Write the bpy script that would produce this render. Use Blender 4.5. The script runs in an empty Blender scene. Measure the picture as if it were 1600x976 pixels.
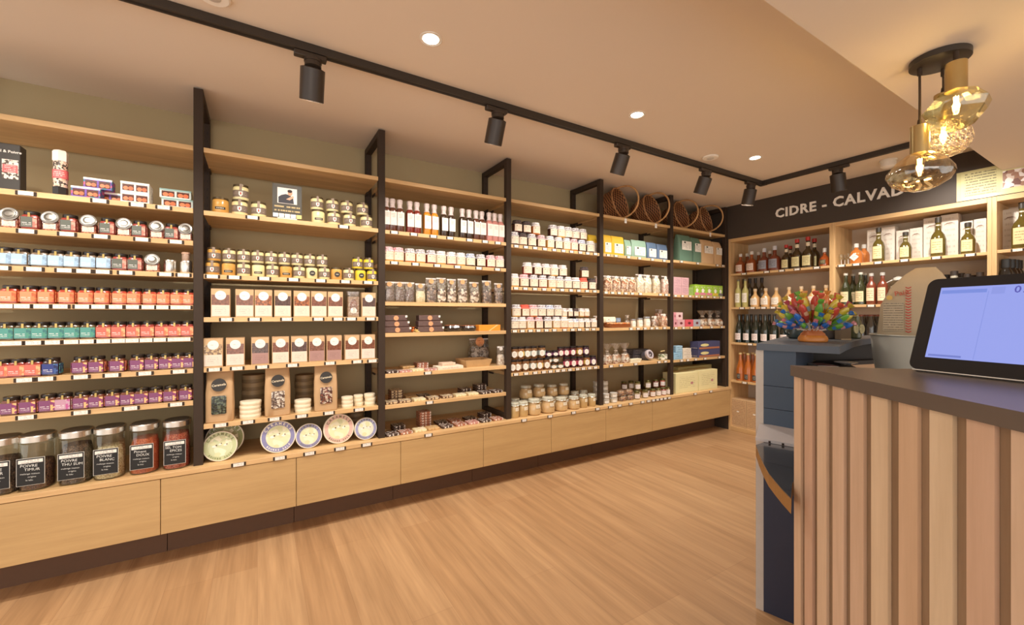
import bpy, math, random
from mathutils import Vector, Matrix
random.seed(7)
sc = bpy.context.scene
PI = math.pi
# ------------------------------------------------------------------ camera
VP1, VP2, HOR, CH = 1882., 402., 492., 1.25          # vanishing points of the two wall directions, horizon row, eye height
FP = math.sqrt((VP1 - 800) * (800 - VP2)); AZ = math.atan2(VP1 - 800, FP)
FW = (math.cos(AZ), math.sin(AZ)); RT = (math.sin(AZ), -math.cos(AZ))
cam = bpy.data.cameras.new('camera'); cam.sensor_width = 36; cam.lens = FP / 1600 * 36
cam.shift_y = (HOR - 488) / 1600; cam.clip_start = .05
camo = bpy.data.objects.new('camera', cam); sc.collection.objects.link(camo)
camo.location = (0, 0, CH); camo.rotation_euler = (PI / 2, 0, AZ - PI / 2); sc.camera = camo
# ------------------------------------------------------------------ exposure, world
sc.view_settings.view_transform = 'Standard'; sc.view_settings.look = 'None'
sc.view_settings.gamma = 1; sc.view_settings.use_curve_mapping = False
sc.view_settings.exposure = 0.45
WORLD_COL, WORLD_STR = (1.0, .97, .93), 1.05
SPOT_W, DOWN_W, BULB_W = 31, 24, 1.2
WARM = (1.0, .935, .85)
w = bpy.data.worlds.new('world'); sc.world = w; w.use_nodes = True
bg = w.node_tree.nodes['Background']; bg.inputs[0].default_value = (*WORLD_COL, 1); bg.inputs[1].default_value = WORLD_STR
def area(name, loc, rot, sx, sy, watt, col):
    l = bpy.data.lights.new(name, 'AREA'); l.shape = 'RECTANGLE'; l.size = sx; l.size_y = sy; l.energy = watt; l.color = col
    o = bpy.data.objects.new(name, l); o.location = loc; o.rotation_euler = rot; sc.collection.objects.link(o)
area('added_rear_fill', (-1.2, -2.6, 1.5), (math.radians(90), 0, math.radians(-25)), 3.0, 2.0, 30, (1, .93, .84))  # unseen fill light added behind the camera

# ------------------------------------------------------------------ pixel helpers (a pixel of the 1600x976 photo and a known plane give a point)
def ray(px, py=HOR):
    u = (px - 800) / FP; v = (HOR - py) / FP
    return FW[0] + u * RT[0], FW[1] + u * RT[1], v
def gx(px, Y): r = ray(px); return r[0] * Y / r[1]
def gy(px, X): r = ray(px); return r[1] * X / r[0]
def dxy(px, d): r = ray(px); return r[0] * d, r[1] * d
# ------------------------------------------------------------------ materials
MC = {}
def lin(c):
    return tuple(((v / 255) / 12.92 if v / 255 <= .04045 else ((v / 255 + .055) / 1.055) ** 2.4) for v in c)
def nt(name):
    m = bpy.data.materials.new(name); m.use_nodes = True; t = m.node_tree
    return m, t, t.nodes, t.links, t.nodes['Principled BSDF']
def mixc(t, fac, a, b):
    n = t.nodes.new('ShaderNodeMix'); n.data_type = 'RGBA'
    for s, v in ((0, fac), (6, a), (7, b)):
        if hasattr(v, 'is_output'): t.links.new(v, n.inputs[s])
        elif s == 0: n.inputs[0].default_value = v
        else: n.inputs[s].default_value = (*v, 1)
    return n.outputs[2]
def mth(t, op, a, b=0.):
    n = t.nodes.new('ShaderNodeMath'); n.operation = op
    for i, v in enumerate((a, b)):
        if hasattr(v, 'is_output'): t.links.new(v, n.inputs[i])
        else: n.inputs[i].default_value = v
    return n.outputs[0]
def noise(t, vec, scale, detail=2.):
    n = t.nodes.new('ShaderNodeTexNoise'); n.inputs['Scale'].default_value = scale; n.inputs['Detail'].default_value = detail
    if vec is not None: t.links.new(vec, n.inputs['Vector'])
    return n.outputs['Fac']
def coord(t, which='Object'):
    return t.nodes.new('ShaderNodeTexCoord').outputs[which]
def pos(t): return t.nodes.new('ShaderNodeNewGeometry').outputs['Position']
def mapn(t, v, sc_=(1, 1, 1), rot=(0, 0, 0)):
    n = t.nodes.new('ShaderNodeMapping'); t.links.new(v, n.inputs[0]); n.inputs['Scale'].default_value = sc_; n.inputs['Rotation'].default_value = rot
    return n.outputs[0]
def bump(t, p, h, st=.3, dist=.002):
    n = t.nodes.new('ShaderNodeBump'); n.inputs['Strength'].default_value = st; n.inputs['Distance'].default_value = dist
    t.links.new(h, n.inputs['Height']); t.links.new(n.outputs[0], p.inputs['Normal'])
def ramp(t, fac, stops):
    n = t.nodes.new('ShaderNodeValToRGB'); t.links.new(fac, n.inputs[0]); e = n.color_ramp.elements
    while len(e) < len(stops): e.new(.5)
    for i, (p_, c) in enumerate(stops): e[i].position = p_; e[i].color = (*c, 1)
    return n.outputs[0]
def plain(rgb, rough=.5, metal=0., var=.07, scale=40., coat=0., bmp=0., spec=.5):
    k = ('p', rgb, rough, metal, var, scale, coat, bmp, spec)
    if k in MC: return MC[k]
    m, t, N, L, p = nt('plain_%d_%d_%d' % rgb); c = lin(rgb)
    f = noise(t, coord(t), scale, 3)
    a = tuple(v * (1 - var) for v in c); b = tuple(min(1, v * (1 + var)) for v in c)
    L.new(mixc(t, f, a, b), p.inputs['Base Color'])
    p.inputs['Roughness'].default_value = rough; p.inputs['Metallic'].default_value = metal
    p.inputs['Coat Weight'].default_value = coat; p.inputs['Specular IOR Level'].default_value = spec
    if bmp: bump(t, p, f, bmp, .004)
    MC[k] = m; return m
def wood(rgb, axis='x', rough=.45, contrast=.16):
    k = ('w', rgb, axis, rough, contrast)
    if k in MC: return MC[k]
    m, t, N, L, p = nt('oak_%d_%s' % (rgb[0], axis)); c = lin(rgb)
    s = {'x': (1.2, 16, 16), 'y': (16, 1.2, 16), 'z': (16, 16, 1.2)}[axis]
    v = mapn(t, pos(t), s); n1 = noise(t, v, 1.3, 5); s2 = tuple(q * 5 for q in s)
    n2 = noise(t, mapn(t, pos(t), s2), 1.5, 3)
    f = mth(t, 'ADD', mth(t, 'MULTIPLY', n1, .7), mth(t, 'MULTIPLY', n2, .3))
    f = ramp(t, f, [(.32, (0, 0, 0)), (.7, (1, 1, 1))])
    a = (c[0] * (1 - contrast), c[1] * (1 - contrast * 1.35), c[2] * (1 - contrast * 1.8)); b = tuple(min(1, q * (1 + contrast)) for q in c)
    L.new(mixc(t, f, a, b), p.inputs['Base Color']); p.inputs['Roughness'].default_value = rough
    bump(t, p, n2, .08, .001); MC[k] = m; return m
def printed(base, ink, n=5, z=(.1, .9), x=(.12, .88), thr=.46, rough=.55, seed=0., logo=None, axes='xz', coat=0., xs=14.):
    """a label: rows of small illegible lines of print on a base colour, in the part's own bounds"""
    k = ('l', base, ink, n, z, x, thr, rough, seed, logo, axes, coat, xs)
    if k in MC: return MC[k]
    m, t, N, L, p = nt('printed_%d_%d_%d' % base)
    sp = N.new('ShaderNodeSeparateXYZ'); L.new(coord(t, 'Generated'), sp.inputs[0])
    gxx = sp.outputs['XYZ'.index(axes[0].upper())]; gz = sp.outputs['XYZ'.index(axes[1].upper())]
    zr = mth(t, 'MULTIPLY', gz, float(n)); row = mth(t, 'FLOOR', zr); fr = mth(t, 'FRACT', zr)
    band = mth(t, 'MULTIPLY', mth(t, 'GREATER_THAN', fr, .3), mth(t, 'LESS_THAN', fr, .68))
    cb = N.new('ShaderNodeCombineXYZ'); L.new(mth(t, 'MULTIPLY', gxx, xs), cb.inputs[0]); L.new(mth(t, 'MULTIPLY', row, 7.31), cb.inputs[1]); cb.inputs[2].default_value = seed
    word = mth(t, 'GREATER_THAN', noise(t, cb.outputs[0], 1.6, 1.), thr)
    def inside(v, r): return mth(t, 'MULTIPLY', mth(t, 'GREATER_THAN', v, r[0]), mth(t, 'LESS_THAN', v, r[1]))
    f = mth(t, 'MULTIPLY', mth(t, 'MULTIPLY', mth(t, 'MULTIPLY', band, word), .72), mth(t, 'MULTIPLY', inside(gxx, x), inside(gz, z)))
    col = mixc(t, f, lin(base), lin(ink))
    if logo:   # (cx, cz, r, colour) round or long mark
        dx = mth(t, 'MULTIPLY', mth(t, 'SUBTRACT', gxx, logo[0]), 1.); dz = mth(t, 'SUBTRACT', gz, logo[1])
        d = mth(t, 'ADD', mth(t, 'MULTIPLY', dx, dx), mth(t, 'MULTIPLY', dz, dz))
        col = mixc(t, mth(t, 'LESS_THAN', d, logo[2] ** 2), col, lin(logo[3]))
    L.new(col, p.inputs['Base Color']); p.inputs['Roughness'].default_value = rough; p.inputs['Coat Weight'].default_value = coat
    MC[k] = m; return m
def spots(cols, scale=60., rough=.5, kind='voronoi', bmp=0., coat=0.):
    """mottled pattern of several colours (granules, leaves, printed ornament)"""
    k = ('s', tuple(cols), scale, rough, bmp, coat)
    if k in MC: return MC[k]
    m, t, N, L, p = nt('mottled_%d_%d_%d' % cols[0])
    v = N.new('ShaderNodeTexVoronoi'); v.inputs['Scale'].default_value = scale; L.new(coord(t), v.inputs['Vector'])
    sp = N.new('ShaderNodeSeparateColor'); L.new(v.outputs['Color'], sp.inputs[0])
    st = [(i / len(cols), lin(c)) for i, c in enumerate(cols)]
    c = ramp(t, sp.outputs[0], st); t.nodes[-1].color_ramp.interpolation = 'CONSTANT'
    L.new(c, p.inputs['Base Color']); p.inputs['Roughness'].default_value = rough; p.inputs['Coat Weight'].default_value = coat
    if bmp: bump(t, p, v.outputs['Distance'], bmp, .006)
    MC[k] = m; return m
def stripes(a, b, scale=20., axis='x', rough=.4):
    k = ('st', a, b, scale, axis, rough)
    if k in MC: return MC[k]
    m, t, N, L, p = nt('striped_%d' % a[0])
    sp = N.new('ShaderNodeSeparateXYZ'); L.new(coord(t), sp.inputs[0])
    f = mth(t, 'FRACT', mth(t, 'MULTIPLY', sp.outputs['XYZ'.index(axis.upper())], scale))
    f = mth(t, 'MULTIPLY', mth(t, 'GREATER_THAN', f, .45), mth(t, 'ADD', noise(t, coord(t), 30), .3))
    L.new(mixc(t, f, lin(a), lin(b)), p.inputs['Base Color']); p.inputs['Roughness'].default_value = rough
    MC[k] = m; return m
def clear(tint=(1, 1, 1), gloss=.12, rough=.05, edge=.5, wav=0., name='clear_glass', wscale=25.):
    k = ('c', tint, gloss, rough, edge, wav, name, wscale)
    if k in MC: return MC[k]
    m = bpy.data.materials.new(name); m.use_nodes = True; t = m.node_tree; N = t.nodes; L = t.links
    N.remove(N['Principled BSDF']); out = N['Material Output']
    tr = N.new('ShaderNodeBsdfTransparent'); tr.inputs[0].default_value = (*tint, 1)
    gl = N.new('ShaderNodeBsdfGlossy'); gl.inputs['Roughness'].default_value = rough; gl.inputs[0].default_value = (1, .98, .94, 1)
    lw = N.new('ShaderNodeLayerWeight'); lw.inputs[0].default_value = .5
    f = mth(t, 'ADD', mth(t, 'MULTIPLY', mth(t, 'POWER', lw.outputs['Facing'], 2.5), edge), gloss)
    ms = N.new('ShaderNodeMixShader'); L.new(f, ms.inputs[0]); L.new(tr.outputs[0], ms.inputs[1]); L.new(gl.outputs[0], ms.inputs[2]); L.new(ms.outputs[0], out.inputs[0])
    if wav:
        b = N.new('ShaderNodeBump'); b.inputs['Strength'].default_value = wav; b.inputs['Distance'].default_value = .02
        L.new(noise(t, coord(t), wscale, 2), b.inputs['Height']); L.new(b.outputs[0], gl.inputs['Normal']); L.new(b.outputs[0], lw.inputs['Normal'])
    MC[k] = m; return m
def glow(rgb, strength, name='glow'):
    k = ('g', rgb, strength)
    if k in MC: return MC[k]
    m = bpy.data.materials.new(name); m.use_nodes = True; t = m.node_tree; p = t.nodes['Principled BSDF']
    p.inputs['Base Color'].default_value = (0, 0, 0, 1); p.inputs['Emission Color'].default_value = (*lin(rgb), 1); p.inputs['Emission Strength'].default_value = strength
    MC[k] = m; return m
OAK = (214, 178, 128)
OAKX, OAKY, OAKZ = wood(OAK, 'x'), wood(OAK, 'y'), wood(OAK, 'z')
FRONT = wood((192, 158, 108), 'x', .5, .1)
BLACK = plain((60, 47, 37), .55, 0, .1, spec=.25)
BRASS = plain((205, 180, 125), .25, 1., .05)
LIDM = plain((176, 174, 168), .3, .9, .05)
SEAL = plain((186, 160, 96), .35, .7, .05)
STEEL = plain((228, 224, 216), .26, 1., .05, 20)
WHITE = plain((246, 240, 230), .55, 0, .02)
LID = plain((38, 30, 26), .3, 0, .1, coat=.3)
GLASSM = clear((.93, .95, .92), .10, .05, .5)
CELLO = clear((.93, .92, .9), .16, .18, .55, .9, 'cellophane', 60.)

# ------------------------------------------------------------------ mesh builder
class MB:
    def __init__(s): s.v = []; s.f = []; s.m = []; s.sm = []; s.mats = []; s.M = None
    def mi(s, m):
        if m not in s.mats: s.mats.append(m)
        return s.mats.index(m)
    def add(s, vs, fs, mat, smooth=False):
        b = len(s.v); i = s.mi(mat)
        if s.M is not None: vs = [tuple(s.M @ Vector(v)) for v in vs]
        s.v += vs
        for f in fs: s.f.append(tuple(b + q for q in f)); s.m.append(i); s.sm.append(smooth)
        return s
    def box(s, x0, x1, y0, y1, z0, z1, mat, bev=0.):
        if bev <= 0:
            vs = [(x, y, z) for x in (x0, x1) for y in (y0, y1) for z in (z0, z1)]
            return s.add(vs, [(0, 1, 3, 2), (4, 6, 7, 5), (0, 4, 5, 1), (2, 3, 7, 6), (0, 2, 6, 4), (1, 5, 7, 3)], mat)
        b = min(bev, (x1 - x0) * .49, (y1 - y0) * .49, (z1 - z0) * .49)
        vs = []; idx = {}
        X, Y, Z = (x0, x1), (y0, y1), (z0, z1); sg = (1, -1)
        for i in (0, 1):
            for j in (0, 1):
                for k in (0, 1):
                    for a in range(3):
                        p = [X[i] + sg[i] * b, Y[j] + sg[j] * b, Z[k] + sg[k] * b]
                        p[a] = (X[i], Y[j], Z[k])[a]
                        idx[(i, j, k, a)] = len(vs); vs.append(tuple(p))
        fs = []
        for a in range(3):
            for e in (0, 1):
                q = []
                for (c, d) in ((0, 0), (0, 1), (1, 1), (1, 0)):
                    t = [0, 0, 0]; t[a] = e; t[(a + 1) % 3] = c; t[(a + 2) % 3] = d
                    q.append(idx[(*t, a)])
                fs.append(tuple(q) if not e else tuple(q[::-1]))
        for a in range(3):
            b1, c1 = (a + 1) % 3, (a + 2) % 3
            for e in (0, 1):
                for g in (0, 1):
                    q = []
                    for h, ax in ((0, b1), (1, b1), (1, c1), (0, c1)):
                        t = [0, 0, 0]; t[a] = h; t[b1] = e; t[c1] = g; q.append(idx[(*t, ax)])
                    fs.append(tuple(q))
        for i in (0, 1):
            for j in (0, 1):
                for k in (0, 1): fs.append(tuple(idx[(i, j, k, a)] for a in range(3)))
        return s.add(vs, fs, mat)
    def lathe(s, prof, mat, seg=20, n=2., sx=1., sy=1., cx=0., cy=0., smooth=True, rot=0., wave=None, cap=True):
        vs = []; fs = []
        for (r, z) in prof:
            for i in range(seg):
                a = 2 * PI * (i + .5) / seg + rot; c, q = math.cos(a), math.sin(a)
                k = (abs(c) ** n + abs(q) ** n) ** (-1. / n) if n != 2 else 1.
                rr = max(r, 1e-5) * k
                if wave: rr *= 1 + wave(a, z)
                vs.append((cx + rr * c * sx, cy + rr * q * sy, z))
        for j in range(len(prof) - 1):
            for i in range(seg):
                a, b = j * seg + i, j * seg + (i + 1) % seg
                fs.append((a, b, b + seg, a + seg))
        if cap: fs.append(tuple(range(seg))[::-1]); fs.append(tuple((len(prof) - 1) * seg + i for i in range(seg)))
        return s.add(vs, fs, mat, smooth)
    def loft(s, secs, mat, seg=24, n=5., jit=0., seed=0, smooth=True, cap=True):
        """secs: (z, half width, half depth, cx, cy)"""
        rnd = random.Random(seed); vs = []; fs = []
        for (z, hx, hy, cx, cy) in secs:
            for i in range(seg):
                a = 2 * PI * (i + .5) / seg; c, q = math.cos(a), math.sin(a); k = (abs(c) ** n + abs(q) ** n) ** (-1. / n)
                j = 1 + rnd.uniform(-jit, jit)
                vs.append((cx + hx * c * k * j, cy + hy * q * k * j, z + rnd.uniform(-jit, jit) * .02))
        for j in range(len(secs) - 1):
            for i in range(seg):
                a, b = j * seg + i, j * seg + (i + 1) % seg; fs.append((a, b, b + seg, a + seg))
        if cap: fs.append(tuple(range(seg))[::-1]); fs.append(tuple((len(secs) - 1) * seg + i for i in range(seg)))
        return s.add(vs, fs, mat, smooth)
    def patch(s, r, a0, a1, z0, z1, mat, seg=8, n=2., sx=1., sy=1.):
        """curved label; a = 0 faces -Y"""
        vs = []; fs = []
        for i in range(seg + 1):
            a = -PI / 2 + a0 + (a1 - a0) * i / seg; c, q = math.cos(a), math.sin(a); k = (abs(c) ** n + abs(q) ** n) ** (-1. / n) if n != 2 else 1
            for (rr, z) in ((r, z0), (r, z1), (r - .0012, z1), (r - .0012, z0)): vs.append((rr * k * c * sx, rr * k * q * sy, z))
        for i in range(seg):
            for j in range(4): a = i * 4 + j; b = i * 4 + (j + 1) % 4; fs.append((a, a + 4, b + 4, b))
        fs += [(0, 1, 2, 3), (seg * 4 + 3, seg * 4 + 2, seg * 4 + 1, seg * 4)]
        return s.add(vs, fs, mat, True)
    def prism(s, pts, z0, z1, mat, bot=None):
        n = len(pts); vs = [(x, y, z0) for x, y in pts] + [(x, y, z1) for x, y in pts]
        fs = [tuple(range(n))[::-1], tuple(range(n, 2 * n))] + [(i, (i + 1) % n, n + (i + 1) % n, n + i) for i in range(n)]
        return s.add(vs, fs, mat)
    def plate(s, pts, y0, y1, mat):
        """outline in x,z extruded along y"""
        n = len(pts); vs = [(x, y0, z) for x, z in pts] + [(x, y1, z) for x, z in pts]
        fs = [tuple(range(n)), tuple(range(n, 2 * n))[::-1]] + [(i, n + i, n + (i + 1) % n, (i + 1) % n) for i in range(n)]
        return s.add(vs, fs, mat)
    def disc(s, cx, cz, r, y0, y1, mat, seg=24, rz=None):
        rz = rz or r
        return s.plate([(cx + r * math.cos(2 * PI * i / seg), cz + rz * math.sin(2 * PI * i / seg)) for i in range(seg)], y0, y1, mat)
    def tube(s, pts, r, mat, seg=8, closed=False):
        pts = [Vector(p) for p in pts]; vs = []; fs = []; n = len(pts)
        for i, p in enumerate(pts):
            if closed: d = pts[(i + 1) % n] - pts[i - 1]
            else: d = pts[min(i + 1, n - 1)] - pts[max(i - 1, 0)]
            d.normalize(); up = Vector((0, 0, 1)) if abs(d.z) < .9 else Vector((1, 0, 0))
            a = d.cross(up).normalized(); b = d.cross(a)
            rr = r[i] if isinstance(r, (list, tuple)) else r
            for k in range(seg): t = 2 * PI * k / seg; vs.append(tuple(p + a * rr * math.cos(t) + b * rr * math.sin(t)))
        m = n if closed else n - 1
        for i in range(m):
            for k in range(seg):
                a, b = i * seg + k, i * seg + (k + 1) % seg; c = ((i + 1) % n) * seg
                fs.append((a, b, c + (k + 1) % seg, c + k))
        if not closed: fs.append(tuple(range(seg))[::-1]); fs.append(tuple((n - 1) * seg + k for k in range(seg)))
        return s.add(vs, fs, mat, True)
    def mesh(s, name, off=(0, 0, 0)):
        me = bpy.data.meshes.new(name)
        me.from_pydata([(x - off[0], y - off[1], z - off[2]) for x, y, z in s.v], [], s.f)
        for m in s.mats: me.materials.append(m)
        me.polygons.foreach_set('material_index', s.m); me.polygons.foreach_set('use_smooth', s.sm)
        me.update()
        if any(s.sm): me.set_sharp_from_angle(angle=math.radians(38))
        return me
COL = sc.collection.objects
def raw(name, mesh, parent=None, label=None):
    o = bpy.data.objects.new(name, mesh); COL.link(o)
    if parent: o.parent = parent
    if label: o['label'] = label
    return o
def thing(name, label, cat, loc=(0, 0, 0), rz=0., group=None, rx=0., mesh=None, ry=0.):
    o = bpy.data.objects.new(name, mesh); COL.link(o); o.location = loc; o.rotation_euler = (rx, ry, rz)
    o['label'] = label; o['category'] = cat
    if group: o['group'] = group
    return o
def struct(name, mb):
    o = raw(name, mb.mesh(name)); o['kind'] = 'structure'; return o
def text_mesh(s, size, mat, depth=.0008, bold=0., space=1.):
    cu = bpy.data.curves.new('lettering', 'FONT'); cu.body = s; cu.size = size; cu.extrude = depth; cu.offset = bold
    cu.space_character = space; cu.align_x = 'CENTER'; cu.resolution_u = 2; cu.fill_mode = 'BOTH'
    o = bpy.data.objects.new('lettering', cu); me = bpy.data.meshes.new_from_object(o)
    bpy.data.objects.remove(o); bpy.data.curves.remove(cu)
    me.transform(Matrix.Rotation(PI / 2, 4, 'X')); me.materials.clear(); me.materials.append(mat)
    return me
KC = {}
def proto(key, fn):
    """fn() -> list of (part name, MB or mesh, children or None)"""
    if key not in KC:
        def conv(l): return [(a, (b.mesh(a) if isinstance(b, MB) else b), conv(c) if c else None) for a, b, c in l]
        KC[key] = conv(fn())
    return KC[key]
def put(name, key, fn, x, y, z, label, cat, group=None, rz=0., s=1., rx=0.):
    r = thing(name, label, cat, (x, y, z), rz, group, rx)
    if s != 1.: r.scale = (s, s, s) if not isinstance(s, tuple) else s
    def rec(l, p):
        for a, b, c in l:
            o = raw(a, b, p)
            if c: rec(c, o)
    rec(proto(key, fn), r); return r
ORD = ['first', 'second', 'third', 'fourth', 'fifth', 'sixth', 'seventh', 'eighth', 'ninth', 'tenth', 'eleventh', 'twelfth', 'thirteenth', 'fourteenth', 'fifteenth', 'sixteenth', 'seventeenth', 'eighteenth']
BAY = {1: 'first bay', 2: 'second bay', 3: 'third bay', 4: 'fourth bay', 5: 'fifth bay', 6: 'sixth bay'}

# ================================================================== ROOM
CE = 2.435; WY = 3.12; XB = 4.41; XN = -2.6; YN = -2.4
m, t, N, L, p = nt('floor_planks')
br = N.new('ShaderNodeTexBrick'); v = mapn(t, pos(t), (1, 1, 1), (0, 0, PI / 2)); L.new(v, br.inputs[0])
br.inputs['Scale'].default_value = 1; br.inputs['Brick Width'].default_value = 1.22; br.inputs['Row Height'].default_value = .18; br.inputs['Mortar Size'].default_value = .0007
br.offset = .37; br.offset_frequency = 3
br.inputs['Color1'].default_value = (*lin((192, 154, 113)), 1); br.inputs['Color2'].default_value = (*lin((179, 140, 100)), 1); br.inputs['Mortar'].default_value = (*lin((160, 122, 88)), 1)
n1 = noise(t, mapn(t, pos(t), (14, .8, 1)), 1.6, 6); n2 = noise(t, mapn(t, pos(t), (60, 2.5, 1)), 1.6, 3)
f = ramp(t, mth(t, 'ADD', mth(t, 'MULTIPLY', n1, .72), mth(t, 'MULTIPLY', n2, .28)), [(.33, (.74, .71, .68)), (.66, (1.08, 1.08, 1.08))])
mm = N.new('ShaderNodeMix'); mm.data_type = 'RGBA'; mm.blend_type = 'MULTIPLY'; mm.inputs[0].default_value = 1; L.new(br.outputs[0], mm.inputs[6]); L.new(f, mm.inputs[7])
L.new(mm.outputs[2], p.inputs['Base Color']); p.inputs['Roughness'].default_value = .42; bump(t, p, n2, .06, .001)
FLOOR = m
struct('floor', MB().box(XN, 5.2, YN, 3.4, -.1, 0, FLOOR))
CEILM = plain((233, 218, 200), .9, 0, .015, 3, spec=.2)
struct('ceiling', MB().box(XN, 5.2, YN, 3.4, CE, CE + .12, CEILM))
Y0 = .726; ZD = 2.25
struct('trim_1', MB().box(XN, XB - .001, YN, Y0, ZD, CE - .001, CEILM))       # dropped ceiling over the till
WALLM = plain((180, 162, 126), .85, 0, .03, 4, spec=.2)
struct('wall_left', MB().box(XN, 5.2, WY, 3.4, 0, CE, WALLM))
DARK = plain((70, 60, 52), .6, 0, .05, 6, spec=.4)
CAPM = plain((206, 188, 166), .7, 0, .05, 6)
struct('wall_back', MB().box(4.80, 5.2, YN, 3.4, 0, CE, CAPM))
struct('trim_2', MB().box(XB, 4.7995, 2.702, WY, 0, CE, DARK))
struct('trim_3', MB().box(XB, 4.7995, YN, 2.7015, 2.078, CE, DARK))

# ================================================================== SHELVING
PX = [-1.20, -.262, .677, 1.617, 2.554, 3.481, 4.388]
SF, SB = 2.715, 3.10; ZB = .468
HOLE = plain((18, 15, 13), .7)
def frame_mesh():
    f = MB().box(-.0205, .0205, 2.71, 2.75, ZB, 2.427, BLACK, .0015)
    r = MB().box(-.02, .02, 3.08, 3.118, ZB, 2.427, BLACK, .0015)
    for k in range(38):
        z = .55 + k * .048
        for sx in (-.008, .008): r.box(sx - .002, sx + .002, 3.0795, 3.0805, z, z + .014, HOLE)
    t_ = MB().box(-.02, .02, 2.7505, 3.0795, 2.387, 2.427, BLACK, .0015)
    b = MB().box(-.02, .02, 2.7505, 3.0795, ZB, ZB + .03, BLACK, .0015)
    return f, r, t_, b
fm = frame_mesh()
NM = ['left of the pepper jars', 'beside the spice jars, nearest the camera', 'between caramel tins and syrup bottles', 'right of the syrup bottles', 'left of the yellow packs', 'between the blue packs and green bag', 'farthest, against the dark wall']
for i, x in enumerate(PX):
    r = thing('steel_upright', 'black square steel shelf frame ' + NM[i], 'shelf frame', (x, 0, 0), group='steel frames of the shelving')
    for nme, q in zip(('front_post', 'rear_post', 'top_rail', 'bottom_rail'), fm):
        key = 'frame_' + nme
        if key not in KC: KC[key] = q.mesh(nme)
        raw(nme, KC[key], r)
ROWS = {1: [1.802, 1.634, 1.467, 1.301, 1.138, .974, .808], 2: [1.798, 1.465, 1.238, .974, .677], 3: [1.795, 1.599, 1.336, 1.134, .872, .672],
        4: [1.785, 1.465, 1.14, .811], 5: [1.787, 1.458, 1.136, .811], 6: [1.795, 1.452, 1.132, .806]}
TAGS = {1: [[41, 156, 215, 256], [42, 105, 158, 222, 275], [1, 53.7, 101, 131, 161, 197, 258.6, 287], [8, 34.8, 65, 94.7, 128.7, 154, 181, 207.4, 231.5, 254, 276, 294], [2, 22, 52.7, 82.6, 111.7, 136, 162, 185.5, 207, 228.5, 250, 271.5, 293], [38.6, 72, 126.7, 175, 226.8, 279.6], [41.3, 126.7, 204.6, 275.5]],
        2: [[394.6, 537], [332, 366, 413, 458.6, 501, 539.7, 575], [354, 398, 448, 497.5, 528, 549, 579], [335, 370.7, 409.7, 457, 515.7, 558, 582], [345, 387.6, 429, 471.4, 514, 561]],
        3: [[616, 646.4, 677, 703, 733.6, 757.8, 777.8], [616, 649, 683, 714.6, 748, 777], [], [], [668.4], [671]],
        4: [[806.5, 821.3, 835.8, 851, 865.7, 880, 892.7, 906.6, 918, 930], [806, 820.5, 835.6, 850, 864.9, 878, 892, 904, 917, 929], [804, 816, 828.5, 841, 853.5, 866, 882, 894.5, 905, 917, 927], [806, 821.8, 836, 849.4, 859.7, 871, 880, 890, 902, 911, 921, 930]],
        5: [[950, 962, 981.8, 999, 1019, 1037.5], [946.5, 956.8, 967, 977.4, 987.7, 1000.4, 1031.5, 1040.7], [985.7, 996.7, 1007.7, 1018, 1026, 1038], [954.6, 970, 993, 1029.5, 1039.5]],
        6: [[1064.4, 1090, 1120.5, 1129], [1055, 1066, 1077.8, 1087.7, 1096.4, 1106, 1115.6, 1126], [1055.8, 1067.5, 1079.9, 1095, 1111.5, 1127.3], [1064.5, 1074.5, 1086.8, 1101.4, 1123.7]]}
BASETAGS = [372.8, 437.3, 483.7, 531.3, 572.8, 669.3, 818.7, 859.3, 896, 933.4, 953.4, 968, 985.3, 1003.8, 1013, 1020.7, 1027, 1033, 1039, 1045.3, 1086, 1110.6]
TAGC = printed((244, 238, 228), (120, 115, 108), 3, (.15, .9), (.1, .9), .5)
def tag_meshes(wd):
    k = ('tag', wd)
    if k not in KC:
        KC[k] = (MB().box(-wd / 2, wd / 2, -.004, 0, -.0215, -.0025, BLACK, .001).mesh('price_holder'), MB().box(-wd * .36, wd * .36, -.005, -.004, -.021, -.003, TAGC).mesh('price_card'))
    return KC[k]
def add_tags(o, pxs, Y, z, loc, lo=-9, hi=9):
    for q in pxs:
        wd = .066 if q < 600 else .056 if q < 800 else .05
        x = min(max(gx(q, Y), lo + wd / 2 + .002), hi - wd / 2 - .002)
        a, b = tag_meshes(wd); h = raw('price_holder', a, o); h.location = (x - loc[0], Y - loc[1] - .0002, z - loc[2]); raw('price_card', b, h)
def shelf(x0, x1, z, tags, label):
    c = ((x0 + x1) / 2, SF, z)
    mb = MB().box(x0, x1, SF, SB - .02, z - .025, z, OAKX, .001)
    o = thing('shelf', label, 'shelf', c, mesh=mb.mesh('shelf', c), group='oak shelves of the long wall')
    add_tags(o, tags, SF, z, c, x0, x1)
    for sx in (x0 + .004, x1 - .004):
        raw('bracket', MB().box(sx - .003, sx + .003, SB - .10, SB - .021, z - .04, z - .0255, BLACK).mesh('bracket', c), o)
    return o
for b in range(1, 7):
    x0, x1 = PX[b - 1] + .0215, PX[b] - .0215
    shelf(x0, x1, 2.127, [], 'deep oak top board of the %s' % BAY[b])
    for i, z in enumerate(ROWS[b]): shelf(x0, x1, z, TAGS[b][i], 'oak shelf under the %s row of goods in the %s' % (ORD[i], BAY[b]))
SPX = [-1.2, -.4076, .1892, .7851, 1.3789, 1.9791, 2.5623, 3.1474, 4.385]
c = (1.6, 2.665, ZB)
o = thing('base_top_board', 'long oak board on top of the low drawer cabinets', 'worktop', c, mesh=MB().box(-1.22, 4.408, 2.665, 3.118, ZB - .024, ZB, OAKX, .001).mesh('base_top_board', c))
add_tags(o, BASETAGS, 2.665, ZB, c)
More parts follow.
